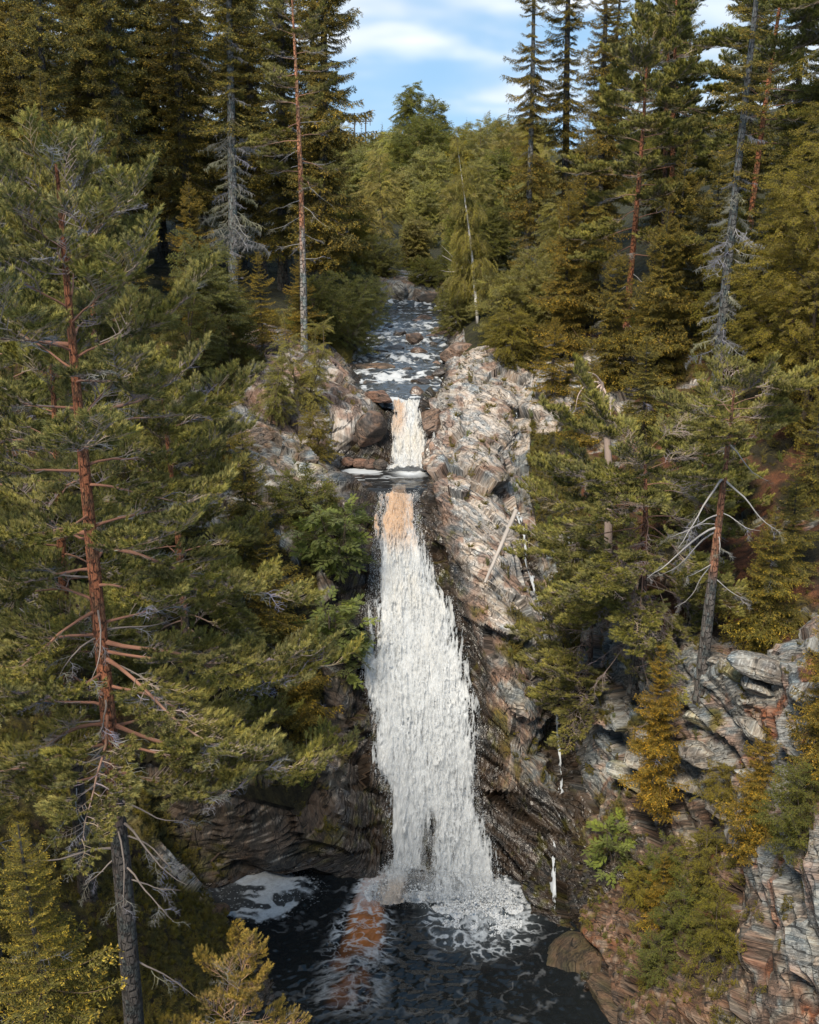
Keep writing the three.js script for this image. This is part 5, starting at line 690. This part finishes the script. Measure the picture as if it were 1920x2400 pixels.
// ---------------------------------------------------------------- the valley behind
{
  const r = rng(404), fog = 'birches and aspens of the valley behind';
  broadleaf(1.6, 128, { name: 'aspen_tree', h: 10.5, r: 4.2, proto: 'alder', spray: 1.1, n: 900, c0: 0.1, lobes: 26, tint: [1.15, 1.2, 1.0] }, 'broad dark green tree in the middle of the valley', fog);
  broadleaf(0.6, 165, { h: 15.2, r: 2.6, proto: 'alder', spray: 1.2, n: 520, c0: 0.3, weep: 0.5, tint: [1.3, 1.3, 1.2] }, 'tall loose crowned birch standing above the valley trees against the sky', fog);
  broadleaf(3.6, 160, { h: 13.4, r: 2.4, proto: 'alder', spray: 1.2, n: 420, c0: 0.3, tint: [1.25, 1.25, 1.15] }, 'second loose crowned birch against the sky right of the tallest', fog);
  const kindOf = { birch: 'pale yellow green', willow: 'silvery green', alder: 'deep green', gold: 'golden green' };
  for (let k = 0; k < 46; k++) { const D = 82 + 150 * Math.pow((k + 0.5) / 46, 1.25), x = lerp(-0.065 * D - 1, 0.10 * D + 1.5, (k * 0.618 + r() * 0.2) % 1), h = D < 98 ? 3.4 + 2.2 * r() : D < 130 ? 5 + 3 * r() : 7 + 4 * r(); const proto = ['birch', 'willow', 'alder', 'willow', 'gold'][Math.floor(r() * 5)]; broadleaf(x, D, { name: 'birch_tree', h, r: h * (0.24 + 0.1 * r()), proto, spray: D < 110 ? 0.75 : 1.15, n: D < 110 ? 420 : 360, c0: 0.08, limbs: false, tint: proto === 'gold' ? [1.3, 1.3, 1.1] : [1.4 + 0.2 * r(), 1.35 + 0.15 * r(), 1.3] }, `${kindOf[proto]} leafy tree in the ${D < 110 ? 'near' : 'far'} part of the valley wood`, fog); }
  const far = 'small dark spruce on the skyline of the far hill';
  for (let k = 0; k < 26; k++) { const D = 250 + 130 * r(), x = lerp(-0.075 * D, 0.11 * D, (k * 0.618 + r() * 0.1) % 1); spruce(x, D, { h: 10 + 5 * r(), r: 2.2, tint: T1, sparse: 2.6, base: 0.05 }, far, 'spruces of the far skyline'); }
  const fd = 'leafy tree on the far hillside under the skyline';
  for (let k = 0; k < 34; k++) { const D = 225 + 150 * r(), x = lerp(-0.075 * D, 0.11 * D, (k * 0.618 + r() * 0.1) % 1), h = 8 + 4 * r(); broadleaf(x, D, { name: 'birch_tree', h, r: h * 0.33, proto: k % 2 ? 'willow' : 'birch', spray: 1.7, n: 230, c0: 0.05, limbs: false, tint: [1.3, 1.25, 1.1] }, fd, 'leafy trees of the far hillside'); }
}
console.log('trees done');
// ---------------------------------------------------------------- stones, dead wood, undergrowth
const icoP = (() => { const g = new THREE.IcosahedronGeometry(1, 9).getAttribute('position'); return g; })();
function stoneGeo(seed, sx, sy, sz, base, alt, smooth = 0.25, tilt = 0) {
  const r = rng(seed), planes = []; for (let k = 0; k < 15; k++) { const d = rdir(r); planes.push([d, 0.62 + 0.34 * r()]); }
  const n = icoP.count, pos = new Float32Array(n * 3), col = new Float32Array(n * 3), uv = new Float32Array(n * 2), ct = Math.cos(tilt), st = Math.sin(tilt);
  for (let i = 0; i < n; i++) {
    const d = [icoP.getX(i), icoP.getY(i), icoP.getZ(i)]; let m = 1.1; for (const [p, h] of planes) { const q = d[0] * p[0] + d[1] * p[1] + d[2] * p[2]; if (q > 0.05) m = Math.min(m, h / q); }
    m = lerp(m, 0.85, smooth) * (1 + 0.10 * (fbm(d[0] * 2.5 + seed, d[1] * 2.5, d[2] * 2.5, 3) - 0.5) + 0.05 * (fbm(d[0] * 9 + seed, d[1] * 14, d[2] * 9, 2) - 0.5));
    let x = d[0] * m * sx, y = d[1] * m * sy; const z = d[2] * m * sz; [x, y] = [x * ct - y * st, x * st + y * ct]; pos.set([x, y, z], i * 3);
    const c = mix3(base, alt, sstep(0.4, 0.62, fbm(d[0] * 2 * sx + seed, d[1] * 2 * sy, d[2] * 2 * sz, 4))), j = 0.82 + 0.36 * vnoise(x * 12, y * 12, z * 12); col.set([c[0] * j, c[1] * j, c[2] * j], i * 3); uv.set([x + z * 0.7, y + z * 0.6], i * 2);
  }
  const g = new THREE.BufferGeometry(); g.setAttribute('position', new THREE.BufferAttribute(pos, 3)); g.setAttribute('color', new THREE.BufferAttribute(col, 3)); g.setAttribute('uv', new THREE.BufferAttribute(uv, 2)); g.computeVertexNormals(); return g;
}
M.stone = new THREE.MeshStandardMaterial({ vertexColors: true, map: rockMap, bumpMap: rockBump, bumpScale: 0.05, roughness: 0.85, flatShading: true });
M.wetStone = new THREE.MeshStandardMaterial({ vertexColors: true, map: rockMap, bumpMap: rockBump, bumpScale: 0.03, roughness: 0.3 });
let stoneN = 0;
function stone(name, x, y, D, s, c, label, group, o = {}) { const g = stoneGeo(++stoneN * 13 + 7, s[0], s[1], s[2], c[0], c[1], o.smooth ?? 0.2, o.tilt ?? 0), m = top(name, g, o.wet ? M.wetStone : M.stone, label, 'rock', group); m.position.set(x, y, -D); m.rotation.y = o.turn ?? stoneN * 1.7; return m; }
const DK = [[0.10, 0.085, 0.075], [0.05, 0.045, 0.04]], BR = [[0.25, 0.18, 0.145], [0.13, 0.092, 0.072]], GR = [[0.36, 0.36, 0.34], [0.20, 0.19, 0.18]], LG = [[0.40, 0.40, 0.37], [0.30, 0.28, 0.16]], MO = [[0.10, 0.066, 0.042], [0.055, 0.045, 0.02]], RD2 = [[0.225, 0.14, 0.108], [0.13, 0.083, 0.063]];
const rv = 'stones standing in the rapids';
stone('boulder', 0.24, 13.55, 63, [0.8, 0.42, 0.6], BR, 'large brown boulder in the middle of the rapids', rv);
stone('boulder', -0.75, 13.35, 60.5, [0.62, 0.3, 0.5], DK, 'dark wet boulder left of the middle of the rapids', rv, { wet: 1 });
stone('boulder', 0.7, 13.32, 59.4, [0.42, 0.26, 0.4], DK, 'small dark stone just below the large brown boulder', rv, { wet: 1 });
stone('boulder', 2.5, 13.75, 57.2, [1.05, 0.62, 0.9], BR, 'big brown boulder on the right shore of the rapids', rv);
stone('flat_rock', -1.7, 13.25, 55.8, [1.3, 0.26, 0.75], [[0.20, 0.14, 0.10], [0.09, 0.07, 0.05]], 'long flat brown rock on the left of the rapids', rv, { turn: 0.1 });
stone('boulder', 1.5, 13.35, 53.9, [0.62, 0.24, 0.4], DK, 'flat dark rock on the right of the rapids near the upper fall', rv, { wet: 1 });
stone('boulder', 0.5, 13.2, 52.6, [0.5, 0.16, 0.35], DK, 'low wet rock washed over above the upper fall', rv, { wet: 1 });
stone('boulder', 1.75, 13.7, 65, [0.6, 0.3, 0.45], BR, 'brown stone at the right of the rapids behind the large boulder', rv);
stone('boulder', 1.3, 13.45, 62, [0.3, 0.18, 0.28], DK, 'small dark stone right of the large brown boulder', rv, { wet: 1 });
stone('boulder', -1.4, 13.5, 66.5, [0.36, 0.2, 0.3], DK, 'small stone at the left of the upper rapids', rv, { wet: 1 });
stone('boulder', 0.9, 13.75, 70.5, [0.5, 0.25, 0.4], BR, 'stone in the far rapids', rv);
stone('boulder', -0.7, 14.4, 77.6, [1.3, 0.85, 0.8], GR, 'pale rounded rock at the head of the rapids', rv);
stone('boulder', 1.5, 14.0, 77, [1.2, 0.5, 0.7], DK, 'dark ledge of rock at the head of the rapids', rv);
{ const r = rng(515); for (let k = 0; k < 16; k++) { const D = 50.5 + 24 * (k + r()) / 16, P = section(D), x = lerp(P[16], P[20], k % 3 ? (k % 2 ? 0.04 + 0.12 * r() : 0.84 + 0.14 * r()) : 0.25 + 0.5 * r()), q = 0.18 + 0.22 * r(); stone('river_stone', x, 13.08 + (D > 54 ? 0.22 : 0) + (D > 58 ? 0.14 : 0) + (D > 63 ? 0.17 : 0), D, [q * 1.3, q * 0.7, q], k % 2 ? DK : BR, 'small wet stone breaking the surface of the rapids', 'small stones in the rapids', { wet: 1 }); } }
const uf = 'rocks around the upper fall';
stone('boulder', -1.72, 12.1, 47.35, [0.82, 0.95, 0.75], [[0.20, 0.14, 0.11], [0.07, 0.06, 0.055]], 'big dark boulder left of the upper fall', uf, { smooth: 0.35 });
stone('boulder', -1.35, 13.2, 48.9, [0.8, 0.3, 0.5], RD2, 'reddish slab on top of the upper fall', uf);
stone('boulder', 1.0, 12.45, 47.5, [0.5, 0.75, 0.6], BR, 'brown block right of the upper fall', uf);
stone('boulder', 1.15, 11.4, 45.9, [0.55, 0.8, 0.6], [[0.13, 0.115, 0.105], [0.09, 0.075, 0.065]], 'dark grey block at the right foot of the upper fall', uf, { wet: 1 });
[[-2.55, 46.5, 0.36, 'leftmost'], [-2.05, 46.35, 0.4, 'second'], [-1.62, 46.2, 0.38, 'third'], [-1.2, 46.05, 0.42, 'rightmost']].forEach(([x, D, s, w]) => stone('cobble', x, 10.95, D, [s, s * 0.65, s * 0.8], w === 'rightmost' ? DK : RD2, `${w} of the rounded red stones on the shore of the upper pool`, uf, { smooth: 0.5 }));
stone('boulder', -1.95, 10.75, 43.4, [0.55, 0.26, 0.5], DK, 'low dark stone left of the lip of the main fall', uf, { wet: 1 });
const lg = 'lichened rocks of the left bank';
stone('boulder', -3.9, 11.0, 43.7, [1.25, 0.62, 0.8], LG, 'large grey lichened rock left of the upper pool', lg, { tilt: -0.3, turn: 0.3 });
stone('boulder', -3.3, 10.5, 42.9, [0.9, 0.55, 0.6], GR, 'grey rock under the large lichened one', lg, { tilt: -0.35, turn: 0.2 });
stone('boulder', -4.9, 10.6, 43.0, [0.9, 0.6, 0.7], LG, 'grey rock at the left end of the lichened ledge', lg, { tilt: -0.2 });
stone('boulder', -7.5, 12.4, 45.9, [1.0, 0.7, 0.7], GR, 'grey rock half behind the boughs of the big red pine', lg);
stone('boulder', -6.3, 12.2, 45.2, [0.9, 0.6, 0.6], [[0.30, 0.22, 0.17], [0.2, 0.17, 0.15]], 'brownish grey rock behind the thin birch sapling', lg);
const pe = 'rocks at the pool edge';
stone('boulder', 6.3, 0.95, 29.4, [0.5, 0.32, 0.36], [[0.33, 0.21, 0.16], [0.25, 0.15, 0.11]], 'pinkish brown angular stone on the right shore of the plunge pool', pe, { smooth: 0.05 });
stone('boulder', 5.35, -0.02, 29.5, [1.3, 0.3, 1.0], MO, 'broad brown rock sloping into the right side of the plunge pool', pe, { smooth: 0, turn: 0.5, tilt: 0.12 });
stone('boulder', 5.95, 0.0, 27.3, [1.1, 0.42, 0.9], MO, 'rounded mossy brown boulder at the lower right edge of the plunge pool', pe, { smooth: 0, tilt: 0.15, turn: 2.2 });
stone('boulder', -6.35, 0.35, 30.5, [0.45, 0.6, 1.2], [[0.16, 0.10, 0.07], [0.09, 0.075, 0.025]], 'long brown rock under the mossy bank left of the foam', pe, { smooth: 0.4, turn: -0.5 });
const sl = 'slabs in the face of the right cliff';
{ const r = rng(88); let k = 0; for (let t = 0; t < 60 && k < 18; t++) { const s = 14.9 + 2.3 * r(), D = 26.5 + 6.5 * r(), f = surf(s, D); if (f.p.y < 2.5) continue; k++; stone('rock_slab', f.p.x + 0.1, f.p.y, -f.p.z, [0.6 + 0.7 * r(), 0.22 + 0.25 * r(), 0.4 + 0.35 * r()], k % 3 ? GR : LG, 'tilted grey slab jutting from the face of the right cliff', sl, { tilt: -0.45 + 0.2 * r(), turn: 0.3 * (r() - 0.5), smooth: 0 }); } }
// dead wood
const woodC = (a) => (t, l, an) => { const j = 0.75 + 0.5 * vnoise(l * 3, an * 2, a); return [0.40 * j, 0.36 * j, 0.33 * j]; };
function wood(name, pts, rad, label, cat, twigs = [], col = woodC(1)) { const P = pts.map((p) => V(...p)), o = P[0].clone(), g = thing(name, o.x, o.y, o.z, label, cat); const loc = P.map((p) => p.clone().sub(o)), c = new THREE.CatmullRomCurve3(loc).getPoints(14); part('trunk', tubeGeo(c, c.map((_, i) => lerp(rad[0], rad[1], i / 14)), 7, col, 0.2), M.branch, g); twigs.forEach(([q, r0]) => { const k = new THREE.CatmullRomCurve3(q.map((p) => V(...p).sub(o))).getPoints(10); part('branch', tubeGeo(k, k.map((_, i) => r0 * (1 - 0.85 * i / 10)), 5, col), M.branch, g); }); return g; }
wood('fallen_log', [[2.62, 8.95, -37.6], [3.1, 9.9, -38.1], [3.75, 11.25, -38.7]], [0.05, 0.085], 'thin bleached log leaning on the pale rock rib', 'log', [[[[3.7, 11.1, -38.6], [4.2, 11.0, -38.3], [4.7, 10.4, -38]], 0.022], [[[3.5, 10.75, -38.5], [4.2, 10.6, -38.2], [4.7, 10.1, -38]], 0.02], [[[3.3, 10.3, -38.3], [4, 10.35, -38], [4.6, 10.0, -37.7]], 0.02], [[[2.7, 9.05, -37.6], [3.2, 8.7, -37.4], [3.5, 8.1, -37.1]], 0.018]]);
{ const gy = groundY(7.0, 38.4); wood('dead_snag', [[7.0, gy - 0.2, -38.4], [6.85, 12.6, -38.3], [6.6, 14.6, -38.1], [6.35, 15.9, -37.9]], [0.16, 0.09], 'broken dead tree top with curved pale branches above the gully', 'snag', [[[6.35, 15.9, -37.9], [5.9, 15.95, -37.6], [5.55, 15.6, -37.4], [5.45, 15.1, -37.3]], [[6.35, 15.85, -37.9], [6.0, 15.6, -37.5], [5.8, 15.1, -37.3]], [[6.38, 15.8, -37.9], [6.2, 15.4, -37.5], [6.1, 14.9, -37.4]], [[6.4, 15.85, -37.9], [6.1, 16.2, -37.7], [5.7, 16.35, -37.5]], [[6.45, 15.7, -37.9], [6.6, 15.3, -37.5], [6.65, 14.7, -37.3]]].map((q) => [q, 0.045]), (t, l, an) => { const j = 0.8 + 0.4 * vnoise(l * 4, an, 3); return [0.42 * j, 0.32 * j, 0.27 * j]; }); }
wood('fallen_branch', [[-7.2, 0.1, -33.0], [-6.7, 0.6, -33.2], [-6.3, 1.0, -33.3]], [0.06, 0.03], 'dark stick lying across the foam raft in the left bay', 'branch', [], () => [0.10, 0.065, 0.045]);
wood('fallen_branch', [[4.3, 16.4, -66], [3, 17.2, -65.5], [1.8, 17.9, -65]], [0.06, 0.02], 'pale dead branch reaching out over the rapids from the right', 'branch', [[[[3, 17.2, -65.5], [2.4, 17.0, -65.2], [1.7, 17.1, -65]], 0.03], [[[2.6, 17.4, -65.4], [2.3, 17.9, -65], [1.7, 18.5, -65]], 0.025]]);
{ // two-pole power pylon on the far hill
  const g = thing('power_pylon', -14.2, 18.5, -350, 'small two pole power line pylon on the far hill', 'pylon'), c = () => [0.10, 0.09, 0.085], bar = (a, b, r, n) => part(n, tubeGeo([a, a.clone().lerp(b, 0.5), b], [r, r, r * 0.9], 6, c), M.branch, g);
  bar(V(-1.6, 0, 0), V(-1.6, 17, 0), 0.2, 'pole'); bar(V(1.6, 0, 0), V(1.6, 17, 0), 0.2, 'pole'); bar(V(-3.2, 14.8, 0), V(3.2, 14.8, 0), 0.16, 'crossarm'); [-2.9, 0, 2.9].forEach((x) => bar(V(x, 14.8, 0), V(x, 13.6, 0), 0.09, 'insulator'));
}
// undergrowth: grass, heather and fern on soil and ledges
{
  const tuft = (seed, n, len, w, c1, c2) => { const r = rng(seed), T2_ = new Tris(); for (let k = 0; k < n; k++) { const a = r() * 6.28, t = 0.2 + 0.7 * r(), b = [Math.cos(a) * 0.25 * r(), 0, Math.sin(a) * 0.25 * r()], d = [Math.cos(a) * t, 1, Math.sin(a) * t], L = len * (0.5 + 0.7 * r()), m = add(b, nrmz(d), L * 0.6), e = add(m, nrmz([d[0] * 1.6, 0.25, d[2] * 1.6]), L * 0.5), s = nrmz(crs(d, [0.3, 0.1, 1])), c = jit(r, mix3(c1, c2, r()), 0.3); T2_.tri(add(b, s, -w), add(b, s, w), m, c); T2_.tri(add(m, s, -w * 0.7), add(m, s, w * 0.7), e, c); } return T2_.geo(); };
  const heather = leafSpray(301, 90, 0.14, 0, OLIVE, [0.17, 0.13, 0.03], 0.5), fernG = rowanSpray(77), grassG = tuft(5, 34, 1, 0.022, [0.20, 0.15, 0.04], [0.13, 0.13, 0.03]), mossG = tuft(9, 60, 0.5, 0.05, [0.13, 0.105, 0.014], [0.17, 0.14, 0.02]);
  const r = rng(909), sets = { grass: [], heather: [], fern: [], moss: [] };
  for (let t = 0; t < 32000; t++) {
    const right = r() < 0.55, s = right ? 11.5 + 7.5 * r() : 2.6 + 5.2 * r(), D = right ? 23.5 + 32 * r() : 18 + 40 * r(), f = surf(s, D); if (f.n.y < 0.12 || f.p.y < 0.25) continue;
    const z = zone(f.p.x, f.p.y, D, s, f.n.y), sl_ = f.n.y; if (z.wet > 0.4) continue; const soil = z.rock < 0.5, green = z.col[1] > z.col[2] * 2.2; if (!soil && !green && r() > (right && D < 36 && sl_ > 0.3 ? 0.2 : 0.05)) continue; if (right && D < 46 && soil && s > 16 && z.col[0] > z.col[1] * 1.9 && r() > 0.12) continue;
    const d = V(r() - 0.5, 0.9 + sl_, r() - 0.5), e = (k, sc) => sets[k].push([f.p.clone().addScaledVector(f.n, -0.03), d, sc, r() * 6]);
    const q = r(); if (!right && D < 33) e(q < 0.5 ? 'moss' : q < 0.75 ? 'heather' : 'grass', 0.16 + 0.2 * r()); else if (!right && D > 44 && s > 3) e(q < 0.7 ? 'grass' : 'heather', 0.25 + 0.2 * r()); else e(q < 0.35 ? 'heather' : q < 0.55 ? 'grass' : q < 0.62 ? 'fern' : 'moss', 0.18 + 0.24 * r());
  }
  // tufts stand along y, sprays along x: turn the tufts
  grassG.rotateZ(-Math.PI / 2); mossG.rotateZ(-Math.PI / 2);
  const u = new THREE.Group(); u.name = 'undergrowth'; tag(u, 'grass, moss, heather and fern on the banks and ledges', 'undergrowth', null, 'stuff'); scene.add(u);
  scatter('grass', [grassG], M.leaf, sets.grass, u, [1.1, 1.05, 1]); scatter('heather', [heather], M.leaf, sets.heather, u, [1, 1, 1]); scatter('fern', [fernG], M.leaf, sets.fern, u, [1, 1, 0.8]); scatter('moss', [mossG], M.leaf, sets.moss, u, [1, 1, 1]);
  console.log('undergrowth', Object.values(sets).map((l) => l.length).join());
}
renderer.render(scene, camera);
